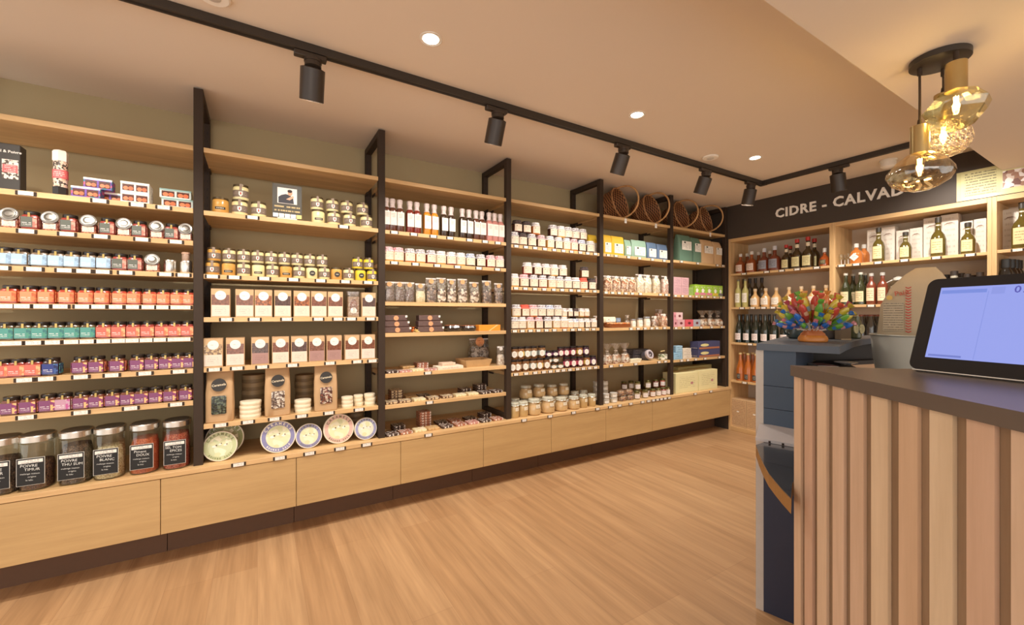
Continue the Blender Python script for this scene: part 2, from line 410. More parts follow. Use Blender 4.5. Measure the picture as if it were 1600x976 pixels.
for i in range(8):
    x0, x1 = SPX[i] + .0015, SPX[i + 1] - .0015; c = ((x0 + x1) / 2, 2.7, 0)
    o = thing('low_cabinet', ['low oak cabinet below the pepper jars at frame edge', 'low oak cabinet below the green caramel tin', 'low oak cabinet below the upright round caramel tins', 'low oak cabinet below the left chocolate bars', 'low oak cabinet below the right chocolate bars', 'low oak cabinet below the rounded pâté jars', 'low oak cabinet below the fourth frame', 'wide low oak cabinet below the yellow cartons'][i], 'cabinet', c, group='low oak cabinets along the wall')
    raw('drawer_front', MB().box(x0, x1, 2.667, 2.685, .168, ZB - .027, FRONT, .001).mesh('drawer_front', c), o)
    raw('body', MB().box(x0, x1, 2.6855, 3.118, .168, ZB - .0245, OAKX).mesh('body', c), o)
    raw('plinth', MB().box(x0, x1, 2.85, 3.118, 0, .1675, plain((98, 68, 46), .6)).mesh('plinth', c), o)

# ================================================================== GOODS: builders
def row_z(b, i): return ROWS[b][i - 1] if i <= len(ROWS[b]) else ZB
def rowname(b, i): return '%s row, %s' % (ORD[i - 1] if i <= len(ROWS[b]) else 'bottom', BAY[b])
def spice(col, side, content):
    def fn():
        g = MB().lathe([(.024, 0), (.0265, .003), (.0265, .052), (.0215, .060)], plain(content, .25, coat=.5), 20, 5)
        l = MB().lathe([(.0235, .0605), (.0245, .062), (.0245, .073), (.0225, .0755)], LID, 20)
        lb = MB()
        lb.box(-.0235, .0105, -.0278, -.0268, .008, .050, printed(col, (255, 250, 245), 6, (.1, .55), (.1, .9), .42, .5))
        sm = spots(side, 130, .5); lb2 = MB().box(.0107, .0235, -.0278, -.0268, .008, .050, sm); lb3 = MB().box(-.0278, -.0268, -.0235, .0235, .008, .050, sm); lb4 = MB().box(.0268, .0278, -.0235, .0235, .008, .050, sm)
        st = MB().box(-.0035, .0035, -.0275, -.0268, .0505, .068, SEAL).box(-.0035, .0035, -.026, .004, .0757, .0763, SEAL)
        return [('glass_jar', g, None), ('lid', l, None), ('front_label', lb, None), ('pattern_strip', lb2, None), ('side_label', lb3, None), ('side_label', lb4, None), ('seal_strip', st, None)]
    return fn
SP = {'blue': ((176, 205, 226), [(160, 190, 215), (220, 230, 236), (140, 165, 190)], (120, 100, 80), 'pale blue label'),
      'slate': ((98, 102, 92), [(198, 120, 105), (150, 70, 60), (215, 160, 140)], (150, 60, 50), 'grey label and pink sides'),
      'orange': ((236, 146, 104), [(240, 130, 80), (250, 175, 110), (225, 100, 60)], (170, 60, 35), 'orange label'),
      'teal': ((84, 152, 142), [(80, 150, 130), (170, 195, 110), (60, 120, 120)], (90, 70, 40), 'teal green label'),
      'coral': ((222, 108, 92), [(240, 130, 90), (225, 90, 80), (245, 180, 130)], (140, 50, 40), 'coral red label'),
      'navy': ((48, 62, 130), [(60, 90, 150), (90, 170, 170), (30, 40, 90)], (60, 40, 40), 'dark blue label'),
      'purple': ((130, 72, 112), [(245, 190, 130), (225, 120, 90), (140, 60, 110)], (110, 60, 40), 'purple label and peach sides'),
      'backs': ((196, 150, 170), [(190, 90, 150), (245, 220, 200), (200, 160, 180)], (110, 60, 40), 'pale pink back label')}
def spice_row(i, seq, s=1.):
    b = 1; z = row_z(b, i)
    for k, (px, kind) in enumerate(seq):
        if kind not in SP: continue
        a, sd, ct, desc = SP[kind]; Y = SF + .033
        put('spice_jar', ('spice', kind), spice(a, sd, ct), gx(px, Y - .02), Y, z,
            'square spice jar with %s, %s from left, %s' % (desc, ORD[k], rowname(b, i)), 'jar', 'square spice jars of the first bay', s=1.08, rz=random.uniform(-.05, .05))
def cliptop():
    g = MB().lathe([(.024, 0), (.026, .003), (.026, .036), (.023, .042)], spots([(150, 70, 60), (205, 140, 110), (110, 50, 45)], 150, .3, coat=.5), 20, 5)
    lb = MB().box(-.019, .019, -.0275, -.0262, .006, .030, printed((240, 220, 200), (150, 120, 100), 3, (.1, .9)))
    ld = MB(); ld.M = Matrix.Translation((0, -.020, .056)) @ Matrix.Rotation(math.radians(74), 4, 'X')
    ld.lathe([(.012, -.003), (.027, -.003), (.0285, -.001), (.0285, .005), (.026, .0065), (.021, .0045), (.020, .0045), (.019, .008), (.004, .0095)], LIDM, 28)
    rg = MB(); rg.M = ld.M; rg.lathe([(.0165, .0088), (.0105, .0096)], plain((120, 116, 108), .3, .8), 24, cap=False)
    return [('glass_jar', g, None), ('front_label', lb, None), ('metal_lid', ld, [('lid_ring', rg, None)])]
for i, seq in {2: [(14, 'C'), (46.7, 'slate'), (78, 'C'), (107.5, 'slate'), (138, 'C'), (167.5, 'slate'), (193.5, 'C'), (217.7, 'slate'), (244.7, 'C'), (268, 'slate'), (290, 'C')],
               3: [(5, 'blue'), (31, 'blue'), (62, 'blue'), (88.5, 'blue'), (112.5, 'blue'), (139, 'blue'), (163, 'blue'), (187, 'slate'), (210.7, 'slate'), (237.7, 'C')],
               4: [(q, 'orange') for q in (14.3, 45.5, 72.7, 103.9, 134.2, 159.8, 186.5, 210, 233.6, 255.7, 277, 294.5)],
               5: [(q, 'teal') for q in (9, 36, 63, 88.5, 112.9, 138)] + [(q, 'coral') for q in (162, 186, 209, 231, 252.5, 273, 293)],
               6: [(2, 'coral'), (26, 'coral'), (52, 'coral'), (79, 'navy')] + [(q, 'purple') for q in (125, 151, 183, 214.5, 236.6, 258.5, 279, 296)],
               7: [(15, 'purple'), (44, 'purple'), (74, 'purple'), (99, 'backs')] + [(q, 'purple') for q in (126.7, 151, 176, 199, 221, 243, 266, 290)]}.items():
    spice_row(i, seq)
    for k, (px, kd) in enumerate(seq):
        if kd == 'C':
            put('clip_top_jar', 'cliptop', cliptop, gx(px, SF + .01), SF + .034, row_z(1, i) + .0002, 'small spice jar with round silver lid facing out, %s from left, %s' % (ORD[k], rowname(1, i)), 'jar', 'spice jars with silver lids', s=1.06)
def tin(r, h, lab=False):
    def fn():
        return [('body', MB().lathe([(r * .96, 0), (r, .002), (r, h - .003), (r * .97, h)], STEEL, 28), None), ('lid', MB().lathe([(r * 1.01, h - .012), (r * 1.02, h - .001), (r * .95, h + .002), (.001, h + .002)], STEEL, 28), None)]
    return fn
put('metal_canister', 'tin1', tin(.027, .062), gx(266, 2.75), 2.752, row_z(1, 3), 'shiny steel canister beside the last silver lid jar, third row', 'canister')
put('metal_canister', 'tin1', None, gx(291, 2.75), 2.752, row_z(1, 3), 'shiny steel canister next to the black frame, third row', 'canister')
put('spice_pot', 'pot', lambda: [('pot', MB().lathe([(.015, 0), (.018, .004), (.018, .03), (.016, .034)], plain((170, 140, 120), .3, coat=.4), 20), None), ('lid', MB().lathe([(.019, .0342), (.019, .042), (.017, .044)], plain((200, 160, 135), .3), 20), None)],
    gx(291, 2.76), 2.752, row_z(1, 3) + .0645, 'small pot standing on the steel canister beside the frame', 'jar')

# big spice canisters on the base
def canister(content, l1, l2, lvl):
    def fn():
        g = MB().loft([(0, .054, .064, 0, 0), (.004, .058, .069, 0, 0), (.208, .058, .069, 0, 0), (.214, .052, .062, 0, 0)], GLASSM, 40, 2.3)
        ct = MB().loft([(.006, .053, .063, 0, 0), (lvl * .8, .0535, .0635, 0, 0), (lvl, .045, .055, .002, .004), (lvl + .006, .02, .02, .006, .01)], spots(content, 230, .7, bmp=.7), 36, 2.3)
        ct.M = None
        ld = MB().loft([(.2145, .055, .066, 0, 0), (.2150, .059, .070, 0, 0), (.239, .059, .070, 0, 0), (.243, .055, .066, 0, 0)], STEEL, 40, 2.3)
        ld.loft([(.2431, .050, .061, 0, 0), (.2436, .050, .061, 0, 0)], plain((60, 55, 50), .3, coat=.3), 36, 2.3)
        lb = MB().box(-.044, .044, -.0745, -.0735, .030, .150, plain((232, 228, 218), .6)).box(-.0425, .0425, -.0752, -.0745, .0315, .1485, plain((26, 26, 26), .6))
        st = MB().box(-.038, .038, -.0762, -.0753, .128, .143, printed((240, 236, 228), (110, 105, 100), 2, (.1, .9)))
        wr = []
        for (s_, sz, zz, xx) in ((l1, .0165, .111, -.006), (l2, .0165, .094, .004), ('melange maison', .0095, .078, -.002), ('origine', .0095, .064, .004), ('le kilo', .0095, .05, -.004)):
            me = text_mesh(s_, sz, plain((235, 235, 230), .7), .0002, -.0001); me.transform(Matrix.Translation((xx, -.0756, zz)) @ Matrix.Rotation(.06, 4, 'Y'))
            wr.append(('chalk_writing', me, None))
        return [('glass_jar', g, None), ('spices', ct, None), ('steel_lid', ld, None), ('chalkboard_label', lb, [('paper_strip', st, None)] + wr)]
    return fn
BR = [(70, 50, 38), (105, 78, 58), (50, 36, 28)]
for px, l1, l2, ct, lvl, desc in ((6, 'POIVRE', 'NOIR', BR, .15, 'dark peppercorns at the left picture edge'), (60, 'POIVRE', 'TIMUR', [(92, 52, 34), (60, 34, 24), (120, 80, 50)], .12, 'reddish brown peppercorns, second from left'),
        (120.5, 'POIVRE', 'THU SUM', [(80, 62, 50), (120, 95, 75), (52, 40, 34)], .175, 'dark brown peppercorns reading THU SUM'), (173, 'POIVRE', 'BLANC', [(205, 185, 140), (170, 145, 100), (225, 210, 170)], .15, 'pale cream peppercorns'),
        (227, 'Piment', 'DOUX', [(188, 84, 44), (165, 66, 34), (205, 105, 60)], .17, 'orange red powder, second from the frame'), (277, 'SEL TOM', 'EPICES', [(178, 74, 50), (200, 110, 80), (150, 50, 34)], .175, 'red brown salt beside the black frame')):
    put('spice_canister', ('can', l2), canister(ct, l1, l2, lvl), gx(px, 2.77), 2.768, ZB, 'big glass canister with steel lid, chalk label and ' + desc, 'canister', 'glass canisters on the base board', rz=.0)

# first bay, top row
def twin_box(bodyc, w=.10, d=.075, h=.05, trim=(255, 250, 240)):
    def fn():
        b = MB().box(-w / 2, w / 2, -d / 2, d / 2, 0, h, spots(bodyc, 70, .5), .001)
        wn = MB(); fr = MB()
        for cx in (-w * .235, w * .235):
            wn.box(cx - w * .20, cx + w * .20, -d / 2 - .0006, -d / 2 - .0002, h * .14, h * .76, plain((90, 45, 30), .3))
            fr.lathe([(w * .06, -h * .22), (w * .13, -h * .12), (w * .15, 0), (w * .13, h * .1), (w * .05, h * .2)], plain((232, 120, 70), .4, var=.2), 14, cx=cx) if False else None
            fr.disc(cx - w * .08, h * .36, w * .088, -d / 2 - .0016, -d / 2 - .0006, plain((236, 130, 84), .4, var=.2), 14)
            fr.disc(cx + w * .09, h * .36, w * .088, -d / 2 - .0014, -d / 2 - .0006, plain((222, 112, 66), .4, var=.2), 14)
        ed = MB().box(-w / 2, w / 2, -d / 2 - .0012, -d / 2 - .0002, h * .82, h, plain(trim, .5))
        return [('carton', b, None), ('window', wn, [('candied_fruit', fr, None)]), ('printed_edge', ed, None)]
    return fn
VIO = [(96, 70, 160), (210, 90, 130), (60, 130, 150), (120, 80, 170)]
z1 = row_z(1, 1)
for (px, Y, dz, k, lab) in ((134, 2.765, 0, 'v', 'violet patterned window box, lower left of the pile'), (172, 2.83, 0, 'v', 'violet patterned window box, behind at lower right of pile'), (152, 2.785, .0505, 'v', 'violet patterned window box lying on top of the others')):
    put('treat_box', 'vbox', twin_box(VIO), gx(px, Y - .037), Y, z1 + dz, lab, 'box', 'violet window boxes of the top row', rz=.06 if dz else 0)
for k in range(2):
    put('treat_box', 'wbox', twin_box([(248, 244, 236), (225, 220, 210), (250, 246, 240)], .108, .09), gx(211, 2.73), 2.775, z1 + k * .0505, 'white window box of orange treats, %s of the stack of two' % ('lower' if k == 0 else 'upper'), 'box', 'white window boxes of the top row')
for k in range(2):
    put('treat_box', 'tbox', twin_box([(215, 228, 222), (240, 240, 232)], .128, trim=(150, 185, 180)), gx(274 + (1 - k) * 3, 2.73), 2.775, z1 + k * .0455, 'pale blue edged window box near the frame, %s of two' % ('lower' if k == 0 else 'upper'), 'box', 'pale blue window boxes of the top row', s=(1, 1, .9))
def grinder():
    g = MB().lathe([(.024, 0), (.026, .003), (.026, .036)], plain((45, 42, 40), .3), 6, smooth=False)
    b = MB().lathe([(.0245, .0365), (.0245, .155)], spots([(225, 190, 165), (80, 70, 62), (240, 215, 195)], 140, .3, coat=.6), 24)
    l = MB().patch(.0262, -2.2, 2.2, .075, .115, printed((226, 110, 110), (255, 240, 230), 5, (.15, .8), seed=2.), 16)
    c_ = MB().lathe([(.026, .156), (.027, .158), (.027, .198), (.022, .206)], plain((240, 234, 224), .5), 6, smooth=False)
    return [('grinder_foot', g, None), ('glass_body', b, None), ('paper_label', l, None), ('cap', c_, None)]
put('salt_grinder', 'grinder', grinder, gx(94.5, 2.745), 2.745, z1, 'tall salt grinder with hexagonal white cap and pink label', 'grinder')
def giftbox():
    b = MB().box(-.055, .055, -.03, .03, 0, .205, plain((62, 58, 54), .5), .002)
    wn = MB().box(.0, .05, -.0312, -.0302, .05, .135, spots([(235, 215, 200), (90, 80, 72), (250, 235, 220)], 150, .3, coat=.5))
    lb = MB().box(.002, .048, -.0325, -.0313, .078, .112, printed((222, 100, 100), (255, 235, 225), 4, (.1, .9)))
    tx = text_mesh('Sel & Poivre', .016, plain((230, 225, 215), .5), .0002, .0003); tx.transform(Matrix.Translation((.02, -.031, .165)))
    return [('carton', b, None), ('window', wn, [('paper_label', lb, None)]), ('lettering', tx, None)]
put('gift_box', 'giftbox', giftbox, gx(3, 2.74), 2.77, z1, 'black gift box with two grinders at the left picture edge', 'box')

# second bay
def mustard(r, h, content, kind):
    def fn():
        g = MB().lathe([(r * .93, 0), (r, .004), (r, h * .78), (r * .93, h * .84), (r * .88, h * .86)], plain(content, .25, coat=.6, var=.1), 24)
        l = MB().lathe([(r * .93, h * .862), (r * .96, h * .87), (r * .96, h * .985), (r * .9, h)], plain((92, 76, 52), .3, .4, coat=.3), 24)
        out = [('glass_jar', g, None), ('lid', l, None)]
        if kind == 'brown':
            lb = MB().patch(r + .0014, -1.25, 1.25, h * .16, h * .60, printed((124, 106, 92), (190, 176, 160), 5, (.2, .8), (.05, .95), .52, seed=r), 14)
            ds = MB().plate([(-r * .25, h * .3), (0, h * .17), (r * .25, h * .3), (r * .25, h * .5), (-r * .25, h * .5)], -r - .0034, -r - .0016, plain((240, 232, 222), .5))
            ds.plate([(-r * .1, h * .36), (0, h * .26), (r * .1, h * .36), (r * .07, h * .45), (-r * .07, h * .45)], -r - .0040, -r - .0036, plain((190, 60, 40), .5))
            st = MB().box(-.006, .006, -r - .001, -r + .0003, h * .60, h, plain((150, 130, 112), .5)).box(-.006, .006, -r - .001, .006, h * 1.002, h * 1.012, plain((120, 100, 84), .5))
            out += [('oval_label', lb, [('shield_badge', ds, None)]), ('seal_strip', st, None)]
        elif kind == 'plain':
            out += [('black_label', MB().patch(r + .0014, -.62, .62, h * .2, h * .36, printed((40, 34, 30), (235, 220, 190), 1, (.1, .9)), 8), None)]
        else:
            out += [('round_label', MB().disc(0, h * .42, r * .5, -r - .003, -r - .0005, printed((60, 54, 48), (230, 225, 200), 3, (.25, .75), (.25, .75), .35)), None)]
        return out
    return fn
CR, CA, YE = (236, 222, 165), (212, 158, 78), (235, 205, 60)
def must(seq, i, r, h, Y=None, dz=0., tier=''):
    for k, (a, b_, kind, col) in enumerate(seq):
        Yc = Y or SF + .006 + r; px = 300 + (a + b_) / 2 / 4.068
        desc = {'brown': 'brown oval label', 'plain': 'small black label', 'badge': 'round dark label'}[kind]
        cn = {CR: 'cream', CA: 'caramel coloured', YE: 'yellow', (120, 60, 30): 'dark brown'}[col]
        put('mustard_jar', ('must', r, h, col, kind), mustard(r, h, col, kind), gx(px, Yc - r * .6), Yc, row_z(2, i) + dz, '%s jar, %s, %s from left%s, %s row, second bay' % (cn, desc, ORD[k], tier, ORD[i - 1]), 'jar', 'cream and mustard jars of the second bay')
must([(120, 240, 'plain', CA), (245, 360, 'brown', CR), (365, 482, 'brown', CR)], 1, .038, .083)
must([(255, 365, 'brown', CR)], 1, .038, .083, 2.765, .0838, ' stacked on top')
must([(755, 855, 'plain', CR), (857, 953, 'brown', CR), (960, 1053, 'brown', CR), (1065, 1160, 'brown', CR)], 1, .0365, .08, tier=' of right group')
must([(750, 845, 'brown', CR), (850, 940, 'brown', CR), (943, 1032, 'brown', CR), (1045, 1130, 'brown', CR)], 1, .0355, .075, 2.765, .081, ' in right group, top')
must([(85, 172, 'brown', CA), (183, 280, 'plain', CA), (283, 373, 'brown', CR), (377, 465, 'plain', CR), (468, 555, 'brown', CR), (557, 640, 'plain', CA), (642, 722, 'brown', CR), (724, 803, 'badge', CR), (805, 880, 'brown', CR), (882, 960, 'badge', CA), (962, 1035, 'brown', CR), (1037, 1112, 'badge', YE), (1118, 1178, 'brown', YE)], 2, .0315, .074)
must([(98, 180, 'brown', CA), (190, 280, 'brown', CR), (283, 373, 'brown', CR), (375, 460, 'brown', CR), (462, 545, 'brown', CR), (547, 628, 'brown', CR), (630, 708, 'brown', CR), (710, 788, 'brown', CR), (790, 867, 'brown', CR)], 2, .0305, .07, 2.757, .075, ' upper layer')
must([(1020, 1090, 'brown', YE), (1092, 1160, 'brown', YE)], 2, .0305, .07, 2.757, .075, ' right upper pair')
put('mustard_jar', ('must', .0305, .07, (120, 60, 30), 'plain'), mustard(.0305, .07, (120, 60, 30), 'plain'), gx(545, 2.86), 2.86, row_z(2, 2), 'dark brown jar standing behind the yellow mustard jars', 'jar')
def poster():
    st = MB().box(-.05, .05, -.004, .03, 0, .012, plain((235, 230, 220), .4))
    b = MB().box(-.075, .075, 0, .004, .012, .205, plain((62, 56, 44), .5))
    ph = MB().box(-.05, .05, -.0016, -.0004, .095, .185, plain((238, 228, 216), .5))
    fg = MB().plate([(-.045, .097), (-.045, .13), (-.03, .142), (-.008, .15), (.012, .146), (.03, .13), (.034, .097)], -.0026, -.0018, plain((46, 44, 52), .6))
    fg.disc(.014, .158, .012, -.0036, -.0027, plain((214, 160, 128), .6), rz=.016).disc(.013, .168, .0125, -.0042, -.0037, plain((50, 34, 26), .7), rz=.009)
    fg.plate([(-.006, .12), (.012, .116), (.034, .134), (.03, .144), (.01, .132)], -.0040, -.0030, plain((214, 165, 135), .6))
    tx = MB().box(-.066, .066, -.0014, -.0004, .019, .088, printed((62, 56, 44), (215, 190, 130), 8, (.05, .95), (.02, .98), .4, xs=20.))
    tx.box(-.068, .068, -.0014, -.0004, .188, .203, plain((70, 62, 48), .5))
    cd = MB()
    for k, c_ in enumerate(((225, 235, 240), (235, 240, 225), (245, 245, 240), (215, 225, 240), (235, 215, 130))): cd.box(-.072 + k * .03, -.046 + k * .03, -.0032, -.0016, .014, .036, plain(c_, .5))
    return [('foot', st, None), ('board', b, None), ('portrait_photo', ph, [('pictured_person', fg, None)]), ('printed_text', tx, None), ('small_cards', cd, None)]
put('display_poster', 'poster', poster, gx(449, 2.745), 2.752, row_z(2, 1), 'small dark poster with portrait of a person in a suit', 'poster')
def packet(win, lab, h=.152, w=.085, d=.055):
    def fn():
        b = MB().box(-w / 2, w / 2, -d / 2, d / 2, 0, h, plain((206, 172, 130), .7), .0015)
        wn = MB().box(-w * .46, w * .46, -d / 2 - .001, -d / 2 - .0002, h * .43, h * .79, spots(win, 120, .3, coat=.6, bmp=.3))
        lb = MB().box(-w * .46, w * .46, -d / 2 - .0012, -d / 2 - .0002, h * .04, h * .43, printed(lab, tuple(int(q * .72) for q in lab), 6, (.25, .75), (.2, .8), .5))
        st = MB().disc(0, h * .77, w * .29, -d / 2 - .0026, -d / 2 - .0012, printed((244, 238, 228), (170, 155, 140), 5, (.35, .65), (.25, .75), .48))
        tp = MB().box(-w / 2, w / 2, -d / 2, d / 2, h + .0003, h + .0016, plain((188, 152, 112), .7))
        return [('carton', b, None), ('window', wn, None), ('front_label', lb, None), ('round_sticker', st, None), ('folded_top', tp, None)]
    return fn
CH = [(124, 72, 48), (134, 80, 54), (114, 66, 44)]; CHD = [(84, 54, 44), (94, 62, 50), (74, 48, 38)]; NUT = [(165, 130, 85), (200, 168, 118), (120, 88, 56)]; ORG = [(150, 84, 40), (176, 104, 52), (120, 66, 34)]
LW, LV, LG = (232, 214, 198), (172, 134, 126), (228, 214, 194)
for i, seq in {3: [(98, 205, CH, LW), (225, 323, CH, LW), (323, 417, ORG, LW), (423, 513, CHD, LG), (520, 610, ORG, LG), (612, 692, CH, LG), (697, 775, CH, LG), (870, 942, CHD, LG)],
               4: [(62, 165, NUT, LW), (175, 278, CH, LW), (303, 403, CHD, LV), (412, 502, CH, LG), (507, 597, CHD, LG), (600, 683, CH, LV), (688, 772, CH, LV), (780, 862, CH, LW), (865, 940, CH, LW)]}.items():
    for k, (a, b_, wn, lb) in enumerate(seq):
        px = 300 + ((a + b_) / 2 - 6) / 3.255; Y = SF + .035
        dn = {str(CH): 'milk chocolate', str(CHD): 'dark chocolate', str(NUT): 'nut', str(ORG): 'amber'}[str(wn)]
        put('confectionery_packet', ('pk', str(wn), lb), packet(wn, lb), gx(px, Y - .027), Y, row_z(2, i), 'kraft carton with round sticker and %s window, %s from left, %s row, second bay' % (dn, ORD[k], ORD[i - 1]), 'packet', 'kraft cartons of the second bay')
def window_gift():
    b = MB().box(-.033, .033, -.02, .02, 0, .125, plain((160, 128, 96), .6), .002)
    n_ = MB().disc(0, .066, .022, -.0215, -.0202, spots(CH, 120, .4), rz=.045).disc(0, .04, .019, -.0232, -.0216, printed((238, 230, 218), (140, 120, 100), 4, (.3, .7)))
    w_ = MB().loft([(0, .036, .023, 0, 0), (.126, .036, .023, 0, 0), (.135, .034, .014, 0, 0), (.158, .038, .004, 0, 0)], CELLO, 20, 6, .05, 3)
    return [('carton', b, None), ('window', n_, None), ('cellophane', w_, None)]
put('wrapped_carton', 'wgift', window_gift, gx(552, 2.74), 2.75, row_z(2, 3), 'cellophane wrapped brown carton with oval window, third row', 'packet')
def kraft_bag(fill, seed):
    def fn():
        K = plain((196, 160, 118), .75, var=.1, scale=14, bmp=.25)
        b = MB().loft([(0, .058, .034, 0, 0), (.004, .063, .038, 0, 0), (.08, .064, .040, 0, 0), (.16, .063, .036, 0, 0), (.215, .061, .028, 0, .002), (.25, .060, .018, 0, .006), (.272, .060, .007, 0, .009)], K, 36, 7, .025, seed)
        wn = MB().loft([(0, 0, 0, 0, 0)] * 0 or [(.045, .030, .002, 0, -.0415), (.05, .033, .002, 0, -.0418), (.135, .033, .002, 0, -.0415), (.142, .030, .002, 0, -.0408)], spots(fill, 110, .25, bmp=.8, coat=.7), 20, 8)
        lb = MB(); lb.M = Matrix.Translation((0, -.038, .2)) @ Matrix.Rotation(math.radians(-10), 4, 'X')
        lb.disc(0, 0, .034, -.0012, .0, plain((44, 40, 36), .5), 28)
        tx = text_mesh('Caramels', .0165, plain((225, 210, 180), .5), .0002, .0003); tx.transform(Matrix.Translation((0, -.0405, .195)) @ Matrix.Rotation(math.radians(-10), 4, 'X') @ Matrix.Rotation(-.1, 4, 'Y'))
        return [('paper_bag', b, None), ('window', wn, None), ('round_label', lb, [('lettering', tx, None)])]
    return fn
for k, (px, fill, desc, s_) in enumerate(((343, [(40, 52, 36), (90, 100, 80), (24, 30, 24)], 'dark green wrapped sweets', 1.), (434, [(150, 130, 115), (215, 205, 190), (90, 70, 60)], 'silver and brown wrapped sweets', 1.), (510, [(130, 70, 50), (200, 180, 160), (80, 45, 36)], 'red brown wrapped sweets', 1.))):
    put('kraft_bag', ('kb', k), kraft_bag(fill, k), gx(px, 2.73), 2.765, row_z(2, 5), 'tall kraft paper bag with black round label and window of ' + desc, 'bag', 'kraft bags of caramels', rz=(-.06, .03, -.04)[k])
def round_box(r, h, c1, c2):
    def fn():
        return [('box_bottom', MB().lathe([(r * .98, 0), (r * .98, h * .55)], plain(c1, .6, var=.1), 32), None), ('box_lid', MB().lathe([(r, h * .45 + .0005), (r, h - .001), (r * .985, h), (.001, h)], plain(c2, .5, var=.1), 32), None)]
    return fn
PALE, DKB = ((228, 214, 180), (240, 228, 200)), ((118, 96, 66), (140, 116, 82))
def stack(px, Y, n, r, h, cols, z, lab, grp):
    for k in range(n):
        put('round_box', ('rb', r, h, cols), round_box(r, h, *cols), gx(px, Y - r * .5) + random.uniform(-.003, .003), Y, z + k * (h + .0005), '%s, %s from bottom' % (lab, ORD[k]), 'box', grp)
z5 = row_z(2, 5); P_ = 'pale round wooden boxes'; D_ = 'brown round boxes at the back'
stack(391, 2.775, 4, .052, .023, PALE, z5, 'pale round box between left and middle kraft bags', P_)
stack(473.5, 2.772, 3, .045, .024, PALE, z5, 'pale round box between middle and right kraft bags', P_)
stack(396, 2.93, 5, .062, .044, DKB, z5, 'brown round box behind the left pale stack', D_)
stack(477, 2.93, 5, .055, .04, DKB, z5, 'brown round box behind the middle pale stack', D_)
stack(544, 2.765, 3, .034, .022, PALE, z5, 'small pale round box right of the right kraft bag', P_)
stack(561, 2.79, 3, .029, .022, PALE, z5, 'small pale round box in the middle of the trio', P_)
stack(579, 2.765, 3, .033, .024, PALE, z5, 'small pale round box beside the second frame', P_)
def caramel_tin(r, rim, back, small=False):
    def fn():
        b = MB(); R90 = Matrix.Rotation(PI / 2, 4, 'X'); b.M = Matrix.Translation((0, 0, r)) @ R90
        b.lathe([(r * .97, -.034), (r * .97, -.004)], plain((176, 148, 112), .6, var=.1), 40)
        ld = MB(); ld.M = b.M; ld.lathe([(r, -.014), (r, .006), (r * .985, .008), (.001, .008)], plain((235, 226, 204), .5), 40)
        rg = MB()
        n = 40; vs = []; fs = []
        for i in range(n):
            a = 2 * PI * i / n
            for q in (r * .93, r * .70): vs.append((q * math.cos(a), -.0088, r + q * math.sin(a)))
        for i in range(n): j = (i + 1) % n; fs.append((2 * i, 2 * i + 1, 2 * j + 1, 2 * j))
        rg.add(vs, fs, printed(rim, tuple(max(0, c_ - 30) for c_ in rim), 30, (0, 1), (0, 1), .5, .5, xs=60.))
        ct = MB().disc(0, r, r * .69, -.0092, -.0086, spots([back, (236, 230, 200), (215, 215, 170), back], 45, .5), 36)
        cow = MB()
        for (cx, cz, s_) in ((-.34, .02, 1.), (.28, .04, .8), (-.02, .12, .7)):
            cow.disc(r * cx, r * (1 + cz), r * .13 * s_, -.0104, -.0094, plain((242, 234, 220), .6), 12, r * .08 * s_).disc(r * (cx + .12 * s_), r * (1 + cz + .06), r * .05 * s_, -.0106, -.0094, plain((96, 66, 48), .6), 10)
        tx = []
        word = 'CARAMELS'
        for k, ch in enumerate(word):
            a = math.radians(58 - k * 116 / 7) ; me = text_mesh(ch, r * .22, plain((252, 246, 235), .6) if sum(rim) < 460 else plain((120, 120, 80), .6), .0003, r * .006)
            rr = r * .745; me.transform(Matrix.Translation((-rr * math.sin(a), -.0096, r + rr * math.cos(a))) @ Matrix.Rotation(-a, 4, 'Y')); tx.append(('letter', me, None))
        word = 'BEURRE SALE'
        for k, ch in enumerate(word):
            if ch == ' ': continue
            a = math.radians(-48 + k * 96 / 10); me = text_mesh(ch, r * .15, plain((252, 246, 235), .6) if sum(rim) < 460 else plain((120, 120, 80), .6), .0003, r * .004)
            rr = r * .87; me.transform(Matrix.Translation((rr * math.sin(a), -.0096, r - rr * math.cos(a))) @ Matrix.Rotation(-a, 4, 'Y')); tx.append(('letter', me, None))
        return [('tin_body', b, None), ('tin_lid', ld, [('printed_rim', rg, None), ('country_scene', ct, None), ('painted_cows', cow, None)]), ] + tx
    return fn
for (px, Y, r, rim, bk, lab) in ((344, 2.735, .078, (198, 204, 156), (205, 212, 170), 'round caramel tin with pale green rim leaning at the left'), (351, 2.83, .092, (150, 156, 98), (160, 160, 110), 'larger dark green caramel tin behind the pale green one'),
        (435, 2.73, .089, (140, 138, 180), (220, 222, 180), 'largest round caramel tin, violet blue rim'), (483, 2.73, .071, (146, 142, 184), (220, 222, 184), 'small violet blue caramel tin between the two big tins'),
        (530, 2.735, .088, (226, 186, 172), (235, 225, 180), 'round caramel tin with pink rim'), (572, 2.73, .068, (160, 160, 196), (222, 222, 205), 'small lavender caramel tin beside the frame')):
    put('caramel_tin', ('ct', r), caramel_tin(r, rim, bk), gx(px, Y), Y, ZB, lab, 'tin', 'round caramel tins standing on the base board', rx=-.2)
stack(556, 2.93, 5, .05, .033, DKB, ZB, 'brown round box behind the pink caramel tin', D_)

